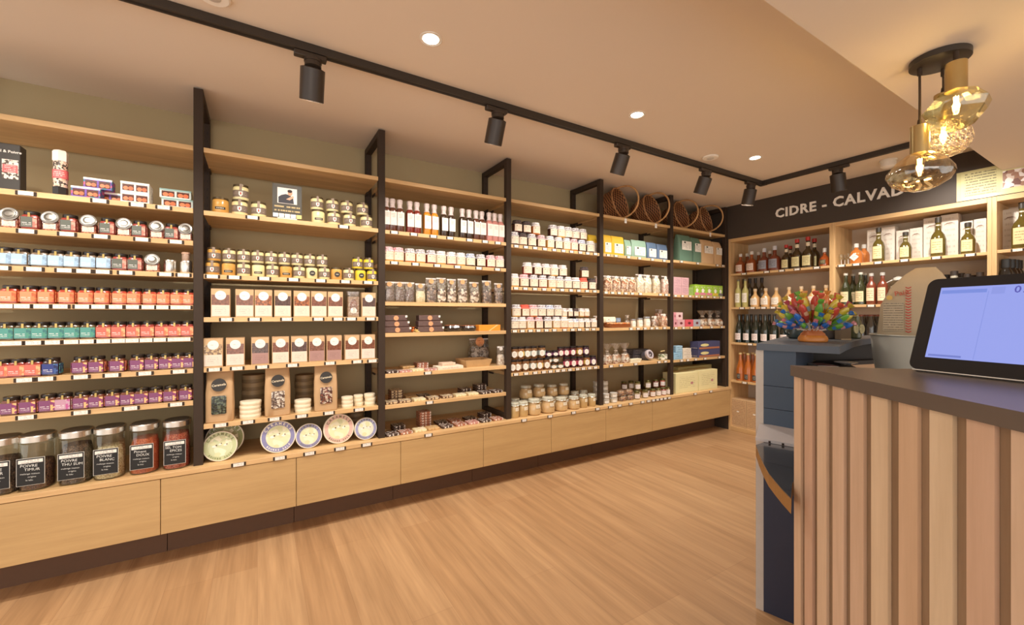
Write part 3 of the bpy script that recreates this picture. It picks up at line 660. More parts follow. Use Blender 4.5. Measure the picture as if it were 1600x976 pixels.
# third bay
def syrup(col):
    def fn():
        g = MB().lathe([(.0225, 0), (.0243, .003), (.0243, .125), (.0225, .135), (.012, .15), (.010, .17), (.010, .178)], plain(col, .15, coat=.8, var=.1), 20, 3.5)
        lb = MB().box(-.0215, .0215, -.0266, -.0254, .036, .120, printed((244, 232, 220), (150, 130, 115), 9, (.55, .85), (.2, .8), .4))
        cp = MB().lathe([(.019, .146), (.0135, .158), (.0145, .172), (.017, .182), (.0175, .198), (.014, .203)], plain((222, 205, 200), .35, var=.25, scale=120, coat=.5), 16, wave=lambda a, z: .05 * math.sin(7 * a))
        return [('bottle', g, None), ('paper_label', lb, None), ('wrapped_cap', cp, None)]
    return fn
SY = {'d': ((92, 52, 36), 'dark brown'), 'r': ((126, 42, 28), 'red'), 'a': ((214, 140, 40), 'amber'), 'k': ((58, 40, 26), 'nearly black'), 'p': ((196, 130, 120), 'pink')}
for k, (px, c_) in enumerate([(604.6, 'd'), (614.5, 'd'), (626, 'd'), (641.6, 'r'), (652.7, 'r'), (668.2, 'a'), (680, 'a'), (695, 'k'), (706.4, 'k'), (724, 'k'), (734.6, 'k'), (745.5, 'd'), (754.7, 'd'), (766, 'p'), (774.6, 'p'), (783.4, 'p')]):
    put('syrup_bottle', ('sy', c_), syrup(SY[c_][0]), gx(px, 2.725), 2.745, row_z(3, 1), 'square %s syrup bottle with white label, %s from left, third bay' % (SY[c_][1], ORD[k]), 'bottle', 'syrup bottles of the third bay', s=1.04)
def jam(col, cap, r=.0335, h=.098, skirt=.012, lab=(232, 214, 190)):
    def fn():
        g = MB().lathe([(r * .92, 0), (r, .004), (r, h * .70), (r * .88, h * .78)], plain(col, .2, coat=.7, var=.12), 20, 2.6)
        cp = MB().lathe([(r * 1.12, h * .80 - skirt), (r * 1.0, h * .80), (r * .93, h * .82), (r * .93, h * .97), (r * .85, h), (.001, h * 1.0)], cap, 28, wave=lambda a, z: (.06 * math.sin(9 * a) if z < h * .79 else 0.), cap=False)
        lb = MB().patch(r * 1.0 + .0016, -1.0, 1.0, h * .10, h * .66, printed(lab, (130, 105, 85), 7, (.3, .8), (.3, .9), .5, logo=(.2, .74, .06, (150, 120, 104))), 10, 2.6)
        st = MB().tube([(r * .97 * math.cos(2 * PI * i / 16), r * .97 * math.sin(2 * PI * i / 16), h * .815) for i in range(16)], .0012, plain((120, 70, 60), .6), 5, True)
        return [('glass_jar', g, None), ('cloth_cap', cp, [('string', st, None)]), ('paper_label', lb, None)]
    return fn
def ging(a, b, sc_): return spots([a, b, a], sc_, .8)
CAPS = {'w': (ging((240, 234, 228), (205, 198, 200), 160), 'white'), 'g': (ging((232, 226, 224), (150, 144, 150), 170), 'grey checked'), 'p': (ging((236, 205, 205), (212, 140, 145), 170), 'pink checked'), 'b': (ging((228, 232, 238), (130, 146, 184), 170), 'blue checked'),
        'k': (ging((80, 70, 68), (40, 34, 34), 150), 'black'), 'r': (plain((226, 96, 76), .7, var=.1), 'red')}
JC = {'d': (70, 30, 26), 'o': (200, 110, 40), 'r': (140, 36, 30), 'm': (110, 66, 40), 'y': (214, 160, 80)}
def jams(b, i, seq, ox, sc_, r=.0335, h=.098, Y=None, dz=0., tier='', lab='jam jar', grp=None):
    for k, e in enumerate(seq):
        if len(e) == 4: px = ox + (e[0] + e[1]) / 2 / sc_
        else: px = e[0]
        cap, jc = e[-2], e[-1]; Yc = Y or SF + .005 + r
        put('jam_jar', ('jam', cap, jc, r, h), jam(JC[jc], CAPS[cap][0], r, h), gx(px, Yc - r * .2), Yc, row_z(b, i) + dz, '%s, %s cap, %s from left%s, %s row, %s' % (lab, CAPS[cap][1], ORD[k], tier, ORD[i - 1], BAY[b]), 'jar', 'jam jars with cloth caps', rz=random.uniform(-.25, .1))
jams(3, 2, [(607, 'p', 'y'), (622.7, 'p', 'y'), (640.6, 'g', 'o'), (656.6, 'g', 'y'), (673.3, 'g', 'r'), (689.3, 'w', 'y'), (705.2, 'w', 'r'), (720, 'w', 'y'), (735, 'b', 'd'), (751, 'g', 'd'), (766.5, 'p', 'r'), (780.5, 'p', 'd')], 0, 1, .0345, .092)
O4 = 790
jams(4, 1, [(57, 97, 'g', 'd'), (110, 190, 'k', 'm'), (195, 270, 'g', 'd'), (278, 355, 'p', 'm'), (362, 430, 'w', 'y'), (437, 505, 'w', 'd'), (510, 578, 'w', 'y'), (582, 640, 'p', 'o'), (648, 715, 'b', 'd'), (722, 795, 'w', 'd')], O4, 5.744, .037, .1)
jams(4, 1, [(65, 145, 'k', 'd'), (150, 222, 'k', 'd'), (232, 305, 'w', 'o')], O4, 5.744, .037, .095, 2.765, .101, ' upper left layer')
jams(4, 1, [(388, 460, 'g', 'd'), (465, 525, 'w', 'y'), (530, 590, 'g', 'd'), (597, 655, 'g', 'm'), (660, 722, 'g', 'm')], O4, 5.744, .037, .095, 2.765, .101, ' upper right layer')
jams(4, 2, [(50, 105, 'w', 'y'), (128, 205, 'p', 'm'), (212, 288, 'g', 'd'), (295, 367, 'g', 'r'), (378, 447, 'g', 'y'), (450, 515, 'g', 'd'), (522, 590, 'w', 'm'), (595, 662, 'w', 'd'), (665, 730, 'r', 'o'), (738, 808, 'k', 'd')], O4, 5.744, .037, .1)
jams(4, 2, [(160, 233, 'w', 'r'), (245, 320, 'w', 'm'), (325, 393, 'w', 'd'), (398, 467, 'w', 'y'), (473, 550, 'w', 'd')], O4, 5.744, .037, .095, 2.765, .101, ' upper layer')
jams(4, 2, [(670, 745, 'k', 'm')], O4, 5.744, .037, .095, 2.765, .101, ' atop the red one')
jams(4, 3, [(45, 85, 'g', 'd'), (90, 155, 'w', 'm'), (155, 215, 'p', 'y'), (218, 283, 'p', 'm'), (288, 350, 'g', 'd'), (355, 413, 'w', 'y'), (415, 470, 'w', 'o')], O4, 4.88, .0365, .095)
jams(4, 3, [(470, 510, 'w', 'y'), (512, 548, 'b', 'm'), (550, 597, 'w', 'y'), (600, 640, 'w', 'd'), (650, 692, 'w', 'm')], O4, 4.88, .0285, .08, tier=' of right group', lab='small jam jar')
jams(4, 3, [(50, 112, 'g', 'y'), (118, 175, 'r', 'm'), (180, 240, 'p', 'o'), (245, 303, 'g', 'd'), (307, 362, 'b', 'm'), (367, 428, 'g', 'd')], O4, 4.88, .0365, .095, 2.765, .096, ' upper layer')
jams(4, 3, [(425, 467, 'w', 'y'), (470, 510, 'w', 'm'), (515, 552, 'k', 'd'), (557, 597, 'w', 'y'), (598, 637, 'w', 'o')], O4, 4.88, .0255, .07, 2.765, .096, ' small upper group', lab='small jam jar')
# cellophane bags of liquorice, shells and biscuits
def clearbag(fill, w, h, lvl, seed, sticker=(240, 165, 110), kind='v'):
    def fn():
        mat = stripes(fill[0], fill[1], 130, 'x') if kind == 's' else spots(fill, 70 if kind == 'v' else 45, .4, bmp=1., coat=.2)
        c_ = MB().loft([(.001, w * .42, w * .26, 0, 0), (.01, w * .46, w * .3, 0, 0), (lvl * .7, w * .46, w * .28, 0, 0), (lvl, w * .36, w * .2, 0, 0)], mat, 24, 5, .05, seed)
        g = MB().loft([(.0, w * .45, w * .3, 0, 0), (.01, w * .49, w * .33, 0, 0), (h * .5, w * .49, w * .3, 0, 0), (h * .85, w * .49, w * .1, 0, 0), (h, w * .49, w * .02, 0, 0)], CELLO, 24, 5, .06, seed + 9)
        st = MB().disc(0, h * .88, w * .22, -w * .13, -w * .12, printed(sticker, (190, 90, 50), 4, (.3, .7), (.2, .8)), 18)
        hd = MB().box(-w * .48, w * .48, -w * .02, w * .02, h - .008, h + .002, plain((232, 224, 218), .5))
        return [('contents', c_, None), ('clear_bag', g, None), ('round_sticker', st, None), ('bag_seal', hd, None)]
    return fn
LIQ = [(110, 88, 70), (60, 44, 36)]; CRM = [(236, 222, 180), (214, 196, 150)]; SCR = [(90, 66, 54), (160, 130, 105), (60, 44, 38)]; STR = [(225, 205, 180), (120, 86, 62), (240, 228, 210), (70, 48, 38)]
for k, (px, w_, h_, lv, fill, kd, desc) in enumerate([(609, .07, .13, .085, LIQ, 's', 'upright brown sticks'), (625, .07, .13, .085, LIQ, 's', 'upright brown sticks'), (640.6, .07, .13, .085, LIQ, 's', 'upright brown sticks'), (657.5, .07, .125, .075, CRM, 's', 'cream coloured sticks'),
        (674.5, .075, .165, .10, SCR, 'v', 'coiled dark liquorice'), (690.5, .07, .17, .095, STR, 'v', 'striped candy shells'), (706.5, .07, .165, .1, STR, 'v', 'tangled cream shreds'), (723.5, .075, .17, .1, STR, 'v', 'tangled cream shreds'), (742, .075, .15, .085, STR, 'v', 'tangled cream shreds'), (761.5, .075, .165, .09, SCR, 'v', 'brown caramel lumps'), (780, .07, .15, .08, SCR, 'v', 'coiled dark liquorice')]):
    put('sweets_bag', ('cb', k), clearbag(fill, w_, h_, lv, k, kind=kd), gx(px, 2.735), 2.75, row_z(3, 3), 'clear bag of %s with orange sticker, %s from left' % (desc, ORD[k]), 'bag', 'clear sweet bags of the third bay')
# third bay row four
def longpack(w, h=.038, d=.07, cols=((120, 96, 88), (70, 46, 44))):
    def fn():
        b = MB().box(-w / 2, w / 2, -d / 2, d / 2, 0, h, stripes(cols[0], cols[1], 110, 'x', .3), .005)
        l = MB().disc(0, h * .5, h * .42, -d / 2 - .0022, -d / 2 - .0006, printed((238, 165, 120), (190, 100, 60), 4, (.3, .7)), 18)
        e = MB().box(w / 2 - .014, w / 2 - .001, -d / 2 - .0016, -d / 2 - .0004, h * .6, h * .95, WHITE)
        return [('wrapped_sticks', b, None), ('round_sticker', l, None), ('price_sticker', e, None)]
    return fn
def bow(col, s_=1., seed=1):
    def fn():
        rnd = random.Random(seed); m_ = MB(); M_ = plain(col, .35, var=.2, coat=.3)
        for k in range(9):
            a = rnd.uniform(0, 2 * PI); e = rnd.uniform(-.1, 1.2); L_ = rnd.uniform(.015, .035) * s_
            pts = [(L_ * q * math.cos(a + .8 * q) * math.cos(e), L_ * q * math.sin(a + .8 * q) * .6 * math.cos(e), .004 + L_ * math.sin(e) * q * (1.6 - .8 * q) if True else 0) for q in (0, .3, .6, .9, 1.2)]
            pts = [(x_, y_, max(.0035, z_)) for x_, y_, z_ in pts]
            m_.tube(pts, [.0022, .0034, .003, .0034, .0018], M_, 6)
        return [('ribbon_loops', m_, None)]
    return fn
z4 = row_z(3, 4)
for (a, b_, n_, nm) in ((85, 350, 3, 'left'), (445, 728, 3, 'middle')):
    for k in range(n_):
        px = 590 + ((a + b_) / 2 - k * 8) / 6.971; w_ = (.185, .17, .15)[k]
        put('stick_packet', ('lp', w_), longpack(w_), gx(px, 2.73) - .0, 2.765, z4 + k * .0388, 'flat packet of chocolate sticks, %s layer of the %s pile' % (('bottom', 'middle', 'top')[k], nm), 'packet', 'packets of chocolate sticks')
put('ribbon_bow', 'bow1', bow((222, 120, 50), 1.5, 2), gx(645.5, 2.74), 2.755, z4, 'orange ribbon bow between the two stick packet piles', 'ribbon')
put('ribbon_bow', 'bow2', bow((176, 74, 40), 1.6, 5), gx(650, 2.8), 2.86, z4, 'rust brown ribbon bow behind the stick packets', 'ribbon')
put('ribbon_bow', 'bow3', bow((214, 180, 110), 1.2, 8), gx(652, 2.72), 2.728, z4, 'gold raffia bow hanging at the shelf edge', 'ribbon')
def tray_pack():
    b = MB().loft([(0, .036, .026, 0, 0), (.003, .04, .03, 0, 0), (.022, .046, .036, 0, 0), (.034, .038, .03, 0, 0)], plain((52, 44, 42), .25, coat=.7), 24, 6)
    r_ = MB().box(-.047, .047, -.003, .003, .0345, .036, plain((232, 130, 80), .4)).box(-.003, .003, -.037, .037, .0362, .0375, plain((232, 130, 80), .4))
    return [('tray', b, None), ('ribbon', r_, None)]
put('gift_tray', 'tray', tray_pack, gx(709, 2.745), 2.765, z4, 'black sweets tray tied with orange ribbon, left one', 'tray', s=1.25)
put('gift_tray', 'tray', None, gx(733.5, 2.745), 2.765, z4, 'black sweets tray beside the orange box', 'tray', s=1.15)
put('orange_box', 'obox', lambda: [('box', MB().box(-.09, .09, -.03, .03, 0, .044, plain((240, 150, 50), .4, var=.04), .002), None), ('ribbon', MB().plate([(-.01, 0), (.0, 0), (.072, .044), (.060, .044)], -.0312, -.0302, plain((252, 205, 150), .4)), None)], gx(766, 2.74), 2.775, z4, 'bright orange flat gift box beside the third frame', 'box')
def slab(w, d, h, base, top, seed=0., spotty=False):
    def fn():
        b = MB().box(-w / 2, w / 2, -d / 2, d / 2, 0, h, plain(base, .45, var=.15, scale=60), .002)
        l = MB().box(-w * .47, w * .47, -d * .47, d * .47, h + .0002, h + .0012, spots(top, 110, .35, coat=.4) if spotty else printed(top[0], top[1], 6, (.1, .9), (.1, .9), .45, seed=seed, axes='xy'))
        e = MB().box(-w * .47, w * .47, -d / 2 - .001, -d / 2 - .0002, h * .2, h * .9, spots(top, 90, .3, coat=.4))
        return [('chocolate_bar', b, None), ('wrapper_top', l, None), ('wrapper_edge', e, None)]
    return fn
TC = {'milk': ((150, 96, 66), [(176, 110, 84), (235, 225, 215), (150, 90, 70)]), 'dark': ((70, 48, 38), [(60, 42, 36), (225, 218, 210), (84, 60, 50)]), 'white': ((226, 206, 160), [(240, 226, 186), (225, 205, 150), (250, 240, 215)]), 'nut': ((110, 74, 50), [(215, 190, 150), (90, 58, 42), (235, 220, 190)]), 'pink': ((190, 130, 120), [(200, 140, 130), (235, 220, 210), (160, 90, 80)]), 'tan': ((205, 165, 110), [(212, 175, 122), (190, 150, 100), (225, 195, 145)])}
NAMEC = {'milk': 'milk chocolate', 'dark': 'dark chocolate', 'white': 'cream coloured', 'nut': 'nut studded', 'pink': 'pinkish', 'tan': 'tan'}
def bars(i, seq, Y, w=.088, d=.075, h=.016, tag='front'):
    for k, (a, b_, kind, n_) in enumerate(seq):
        px = 590 + (a + b_) / 2 / 5.424
        for j in range(n_):
            put('chocolate_bar', ('bar', kind, w), slab(w, d, h, TC[kind][0], TC[kind][1], spotty=True), gx(px, Y), Y, row_z(3, i) + j * (h + .0016), 'flat %s bar%s, %s from left, %s line, %s' % (NAMEC[kind], (', layer %s' % ['one', 'two', 'three', 'four', 'five', 'six'][j]) if n_ > 1 else '', ORD[k], tag, rowname(3, i) if i > 6 else ORD[i - 1] + ' row'), 'chocolate bar', 'wrapped chocolate bars', rz=random.uniform(-.04, .04))
bars(6, [(60, 165, 'nut', 1), (165, 285, 'nut', 1), (285, 405, 'white', 1), (405, 520, 'nut', 1), (525, 635, 'nut', 1), (640, 745, 'white', 1), (748, 845, 'white', 1), (850, 945, 'dark', 1), (950, 1045, 'dark', 1)], 2.765, .082)
bars(6, [(95, 210, 'nut', 4), (230, 330, 'tan', 1), (335, 440, 'dark', 1), (680, 790, 'dark', 2), (800, 925, 'dark', 3)], 2.87, .082, tag='rear')
bars(7, [(60, 170, 'dark', 1), (175, 290, 'milk', 1), (300, 410, 'white', 1), (405, 520, 'tan', 1), (520, 635, 'dark', 1), (635, 745, 'milk', 1), (748, 850, 'pink', 1), (852, 955, 'dark', 1), (955, 1055, 'milk', 1)], 2.75, .083)
bars(7, [(110, 235, 'dark', 2), (325, 455, 'milk', 6), (480, 590, 'dark', 1), (600, 690, 'milk', 1), (730, 825, 'dark', 1), (850, 960, 'dark', 2)], 2.865, .085, tag='rear')
bars(5, [(60, 165, 'dark', 1), (170, 285, 'pink', 1), (285, 375, 'white', 1), (380, 500, 'pink', 1)], 2.765, .082, h=.011)
bars(5, [(200, 300, 'tan', 2), (300, 435, 'milk', 3)], 2.87, .085, h=.013, tag='rear')
z5 = row_z(3, 5)
put('flat_carton', 'fc1', lambda: [('carton', MB().box(-.095, .095, -.05, .05, 0, .022, plain((238, 222, 200), .6), .001), None), ('printed_band', MB().box(-.08, .08, -.0512, -.0502, .005, .017, printed((238, 222, 200), (190, 110, 90), 2, (.1, .9))), None)], gx(705, 2.72), 2.775, z5, 'flat white carton beneath the smaller one', 'box')
put('flat_carton', 'fc2', lambda: [('carton', MB().box(-.05, .05, -.04, .04, 0, .02, plain((226, 196, 170), .6), .001), None), ('printed_band', MB().box(-.044, .044, -.0412, -.0402, .004, .016, printed((226, 196, 170), (150, 90, 70), 2, (.1, .9))), None)], gx(702, 2.75), 2.795, z5 + .0226, 'small pinkish carton lying on the flat white carton', 'box')
def crate():
    m_ = MB(); W_ = plain((202, 166, 118), .6, var=.12); a, b_, h_, t_ = .095, .075, .052, .004
    def pl(p): m_.add([(x, y, z) for x, y, z in p], [(0, 1, 2, 3), (7, 6, 5, 4), (0, 4, 5, 1), (1, 5, 6, 2), (2, 6, 7, 3), (3, 7, 4, 0)], W_)
    e = .016
    for sy in (-1, 1): pl([(-a, sy * b_, 0), (a, sy * b_, 0), (a + e, sy * (b_ + e), h_), (-a - e, sy * (b_ + e), h_), (-a, sy * (b_ - t_), 0), (a, sy * (b_ - t_), 0), (a + e, sy * (b_ + e - t_), h_), (-a - e, sy * (b_ + e - t_), h_)])
    for sx in (-1, 1): pl([(sx * a, -b_, 0), (sx * a, b_, 0), (sx * (a + e), b_ + e, h_), (sx * (a + e), -b_ - e, h_), (sx * (a - t_), -b_, 0), (sx * (a - t_), b_, 0), (sx * (a + e - t_), b_ + e, h_), (sx * (a + e - t_), -b_ - e, h_)])
    bt = MB().box(-a + .004, a - .004, -b_ + .004, b_ - .004, 0, .004, W_)
    return [('sides', m_, None), ('bottom', bt, None)]
put('wooden_tray', 'crate', crate, gx(747, 2.76), 2.835, z5, 'empty flared wooden tray right of the cartons', 'tray')
put('sweets_bag', 'cbx', clearbag([(150, 140, 132), (90, 80, 74), (200, 192, 184)], .17, .19, .12, 31), gx(753, 2.93), 2.985, z5, 'large clear bag of grey sweets behind the wooden tray', 'bag')
put('sweets_bag', 'cby', clearbag([(235, 222, 205), (250, 244, 234), (205, 180, 160)], .062, .14, .08, 32, (250, 246, 240)), gx(783, 2.75), 2.758, z5, 'clear bag with white label beside the wooden tray', 'bag')

# fourth bay row four and base
def ovaljar(glass, lab, r=.028, h=.105):
    def fn():
        g = MB().lathe([(r * .94, 0), (r, .004), (r, h * .8), (r * .9, h * .85)], plain(glass, .2, coat=.7, var=.12), 20)
        l = MB().lathe([(r * .95, h * .853), (r * .98, h * .87), (r * .98, h * .985), (r * .93, h)], plain((40, 34, 32), .35), 20)
        bd = MB().patch(r + .0013, -1.3, 1.3, h * .25, h * .62, plain(lab, .5), 12)
        ov = MB().disc(.0, h * .42, r * .62, -r - .0034, -r - .0018, printed((246, 238, 226), (130, 120, 110), 6, (.25, .75), (.25, .75), .42), 18, h * .26)
        return [('glass_jar', g, None), ('lid', l, None), ('label_band', bd, [('oval_label', ov, None)])]
    return fn
OJ = {'n': ((120, 78, 44), (190, 165, 140), 'brown'), 'g': ((120, 82, 48), (176, 190, 185), 'grey green'), 'y': ((130, 84, 50), (222, 186, 96), 'yellow'), 'k': ((74, 30, 36), (214, 96, 120), 'pink'), 'u': ((60, 34, 50), (150, 100, 140), 'purple')}
def ovals(seq, r, h, Y, dz, tier):
    for k, (a, b_, c_) in enumerate(seq):
        px = 790 + (a + b_) / 2 / 4.88
        put('spread_jar', ('oj', c_, r, h), ovaljar(OJ[c_][0], OJ[c_][1], r, h), gx(px, Y - r * .2), Y, row_z(4, 4) + dz, 'jar with white oval on %s band, %s from left, %s, fourth bay' % (OJ[c_][2], ORD[k], tier), 'jar', 'jars with oval labels of the fourth bay', rz=-.45)
ovals([(45, 67, 'n'), (68, 120, 'n'), (125, 180, 'n'), (185, 233, 'g'), (238, 283, 'y'), (290, 340, 'n')], .0315, .096, 2.752, 0, 'tall lower layer')
ovals([(343, 392, 'g'), (394, 440, 'g')], .029, .05, 2.75, 0, 'short lower layer')
ovals([(443, 490, 'k'), (495, 540, 'k'), (545, 590, 'k'), (595, 643, 'y'), (647, 688, 'u')], .029, .09, 2.75, 0, 'right lower layer')
ovals([(48, 87, 'n'), (90, 142, 'y'), (147, 188, 'g'), (192, 238, 'g'), (250, 305, 'g')], .0315, .096, 2.766, .097, 'tall upper layer')
ovals([(308, 352, 'g'), (356, 404, 'g')], .029, .05, 2.754, .051, 'short middle layer')
ovals([(308, 352, 'u'), (356, 404, 'u')], .029, .05, 2.756, .102, 'short upper layer')
ovals([(405, 437, 'k'), (440, 487, 'k'), (490, 535, 'k'), (540, 588, 'y'), (592, 635, 'u')], .0285, .085, 2.768, .091, 'right upper layer')
def pate(r, h, tall=False):
    def fn():
        pf = [(r * .75, 0), (r * .95, h * .08), (r, h * .3), (r * .93, h * .55), (r * .74, h * .7), (r * .74, h * .76)] if not tall else [(r * .9, 0), (r, h * .05), (r, h * .68), (r * .93, h * .76)]
        g = MB().lathe(pf, plain((206, 172, 122) if not tall else (198, 166, 112), .25, var=.12, coat=.7, scale=25), 28)
        q = .80 if not tall else .98
        l = MB().lathe([(r * q, h * .765), (r * q * 1.06, h * .775), (r * q * 1.06, h * .81), (r * q, h * .82), (r * q * .98, h * .95), (r * q * .8, h)], plain((200, 198, 180), .15, var=.05, coat=.8), 28)
        c_ = MB().tube([(r * q * 1.1 * math.cos(2 * PI * i / 20), r * q * 1.1 * math.sin(2 * PI * i / 20), h * .79) for i in range(20)], .0016, STEEL, 5, True)
        c_.tube([(0.01, -r * q * 1.1, h * .79), (.01, -r * q * 1.15, h * .9), (.008, -r * q * .6, h * 1.005), (-.008, -r * q * .6, h * 1.005), (-.01, -r * q * 1.15, h * .9), (-.01, -r * q * 1.1, h * .79)], .0014, STEEL, 5)
        t_ = MB().patch(r * 1.02, .1, .8 if not tall else 1., h * .45, h * .68, printed((238, 228, 205), (130, 110, 80), 3, (.15, .85)), 8)
        return [('glass_jar', g, None), ('glass_lid', l, [('wire_clip', c_, None)]), ('paper_tag', t_, None)]
    return fn
def pates(seq, Y, tier):
    for k, (a, b_, r, h, tl, dz) in enumerate(seq):
        px = 790 + (a + b_) / 2 / 4.88
        put('preserve_jar', ('pt', r, h, tl), pate(r, h, tl), gx(px, Y - r * .3), Y, ZB + dz, '%s clip jar of pâté, %s from left, %s, bottom row' % ('straight' if tl else 'round bellied', ORD[k], tier), 'jar', 'clip jars of pâté', rz=-.4)
pates([(45, 100, .036, .116, True, 0), (102, 176, .040, .116, True, 0), (175, 275, .057, .127, False, 0), (281, 380, .058, .127, False, 0), (384, 480, .055, .112, False, 0), (485, 570, .052, .106, False, 0), (566, 630, .037, .11, True, 0), (634, 690, .036, .105, True, 0)], 2.742, 'front line')
pates([(48, 110, .036, .12, True, .0), (112, 215, .057, .127, False, .055), (214, 312, .057, .127, False, .055), (316, 405, .050, .1, False, 0), (408, 490, .050, .1, False, 0), (500, 565, .036, .12, True, .0), (570, 630, .036, .12, True, .0)][3:5], 2.86, 'rear lower')
pates([(316, 405, .050, .1, False, .1005), (408, 490, .050, .1, False, .1005)], 2.86, 'rear upper')
pates([(48, 110, .036, .12, True, .0), (500, 565, .036, .12, True, .0), (570, 630, .036, .12, True, .0)], 2.855, 'rear straight')
pates([(112, 215, .055, .108, False, 0), (214, 312, .055, .108, False, 0)], 2.855, 'rear left lower')
pates([(112, 215, .055, .108, False, .1085), (214, 312, .055, .108, False, .1085)], 2.855, 'rear left upper')

# generic printed boxes on the long wall given by pixel span
def pbox(w, d, h, col, ink, n=4, mark=None, z=(.15, .85), bandc=None):
    def fn():
        out = [('carton', MB().box(-w / 2, w / 2, -d / 2, d / 2, 0, h, plain(col, .55, var=.05), .0015), None)]
        f_ = MB().box(-w * .47, w * .47, -d / 2 - .001, -d / 2 - .0002, h * .05, h * .95, printed(col, ink, n, z, (.12, .88), .45, logo=mark)); out.append(('printed_front', f_, None))
        sd = MB()
        for sx in (-1, 1): x_ = sorted((sx * (w / 2 + .0002), sx * (w / 2 + .001))); sd.box(x_[0], x_[1], -d * .45, d * .45, h * .05, h * .95, printed(col, ink, n, z, (.1, .9), .5, axes='yz'))
        out.append(('printed_side', sd, None))
        if bandc: out.append(('colour_band', MB().box(-w * .47, w * .47, -d / 2 - .0018, -d / 2 - .0012, h * .05, h * .28, plain(bandc, .5)), None))
        return out
    return fn
def place_box(b, i, p0, p1, d, h, col, ink, lab, cat='box', dz=0., Yf=SF + .008, name='carton', grp=None, n=4, mark=None, bandc=None, z=(.15, .85), rz=0.):
    x0, x1 = gx(p0, Yf), gx(p1, Yf); w_ = x1 - x0
    return put(name, ('pb', p0, p1, i, dz, b), pbox(w_, d, h, col, ink, n, mark, z, bandc), (x0 + x1) / 2, Yf + d / 2 + .001, row_z(b, i) + dz, lab, cat, grp, rz=rz)
# soft folded packs (cloth covers, coffee bags)
def softpack(w, d, h, col, seed, lab=(.5, .7), ink=(110, 100, 90), crease=.02):
    def fn():
        M_ = plain(col, .6, var=.08, scale=12, bmp=.3)
        b = MB().loft([(0, w * .47, d * .45, 0, 0), (.005, w * .5, d * .5, 0, 0), (h * .4, w * .5, d * .52, 0, 0), (h * .8, w * .49, d * .4, 0, 0), (h * .97, w * .49, d * .16, 0, 0), (h, w * .48, d * .08, 0, 0)], M_, 28, 7, crease, seed)
        l = MB().box(-w * .36, w * .36, -d * .56 - .0012, -d * .56, h * (.1 if lab[0] > .4 else .42), h * (.1 if lab[0] > .4 else .42) + h * lab[0], printed((246, 240, 228), ink, 6, (.1, .75), (.1, .9), .5, logo=(.3, .85, .1, (60, 70, 60))))
        return [('pack', b, None), ('paper_label', l, None)]
    return fn
def soft(b, i, p0, p1, d, h, col, lab, cat, name, k, dz=0., Yf=SF + .012, lb=(.5, .7), rz=0.):
    x0, x1 = gx(p0, Yf), gx(p1, Yf)
    put(name, ('sf', b, i, k), softpack(x1 - x0, d, h, col, k, lb), (x0 + x1) / 2, Yf + d / 2, row_z(b, i) + dz, lab, cat, rz=rz)
soft(4, 1, 921, 934, .05, .18, (238, 196, 52), 'yellow pack left of the fourth frame, behind jam jars', 'pack', 'tea_towel_pack', 60, Yf=2.82)
soft(5, 1, 943.5, 956.5, .05, .17, (236, 192, 50), 'yellow pack just right of the fourth frame', 'pack', 'tea_towel_pack', 61)
soft(5, 1, 957, 976, .05, .17, (240, 196, 48), 'bright yellow pack with wide label left of the green ones', 'pack', 'tea_towel_pack', 62)
soft(5, 1, 977, 987, .05, .15, (150, 184, 160), 'narrow pale green pack beside the yellow ones', 'pack', 'tea_towel_pack', 63)
soft(5, 1, 988, 1011, .05, .16, (150, 182, 160), 'wide pale green pack in the middle of fifth bay', 'pack', 'tea_towel_pack', 64)
soft(5, 1, 1012, 1027, .05, .155, (98, 122, 150), 'slate blue pack next to the pale green pack', 'pack', 'tea_towel_pack', 65)
soft(5, 1, 1028, 1044, .05, .15, (94, 116, 146), 'slate blue pack next to the fifth frame', 'pack', 'tea_towel_pack', 66)
soft(6, 1, 1062, 1082.5, .09, .27, (104, 136, 116), 'tall green paper bag, left of the two green ones', 'bag', 'paper_bag', 67, lb=(.33, .7))
soft(6, 1, 1083.5, 1096.5, .09, .26, (108, 140, 118), 'narrower tall green paper bag beside the kraft bags', 'bag', 'paper_bag', 68, lb=(.33, .7))
soft(6, 1, 1097.5, 1116, .09, .255, (222, 184, 138), 'wide kraft paper bag on the sixth bay top row', 'bag', 'paper_bag', 69, lb=(.3, .7))
soft(6, 1, 1117, 1129, .09, .25, (220, 182, 136), 'kraft paper bag against the dark end wall', 'bag', 'paper_bag', 70, lb=(.3, .7))
# fifth bay
def sweets(b, i, px, w_, h_, lv, fill, k, lab, sticker=(246, 236, 224), Y=2.762, dz=0.):
    put('sweets_bag', ('cb5', b, i, k), clearbag(fill, w_ * 1.1, h_ * 1.12, lv * 1.2, 40 + k, sticker), gx(px, Y), Y, row_z(b, i) + dz, lab, 'bag', 'clear bags of biscuits and sweets')
BIS = [(186, 128, 84), (226, 190, 150), (150, 92, 60), (236, 210, 180)]; MER = [(248, 232, 200), (240, 214, 170), (252, 244, 228)]; MERP = [(244, 208, 190), (250, 232, 218), (232, 180, 160)]
for k, px in enumerate((949, 961.6, 974.5, 986.5)): sweets(5, 2, px, .088, .125, .1, BIS, k, 'clear bag of brown biscuits, %s from left, fifth bay' % ORD[k])
for k, (px, f_, nm) in enumerate(((998.5, MER, 'cream meringues beside the biscuits'), (1010.5, MER, 'cream meringues, second meringue bag'), (1024, MER, 'cream meringues, third meringue bag'), (1038.5, MERP, 'pink meringues next to the fifth frame'))): sweets(5, 2, px, .09, .155, .12, f_, 10 + k, 'clear bag of ' + nm)
sweets(4, 2, 932.5, .06, .12, .09, MERP, 19, 'clear bag of pale biscuits left of the fourth frame', Y=2.86)
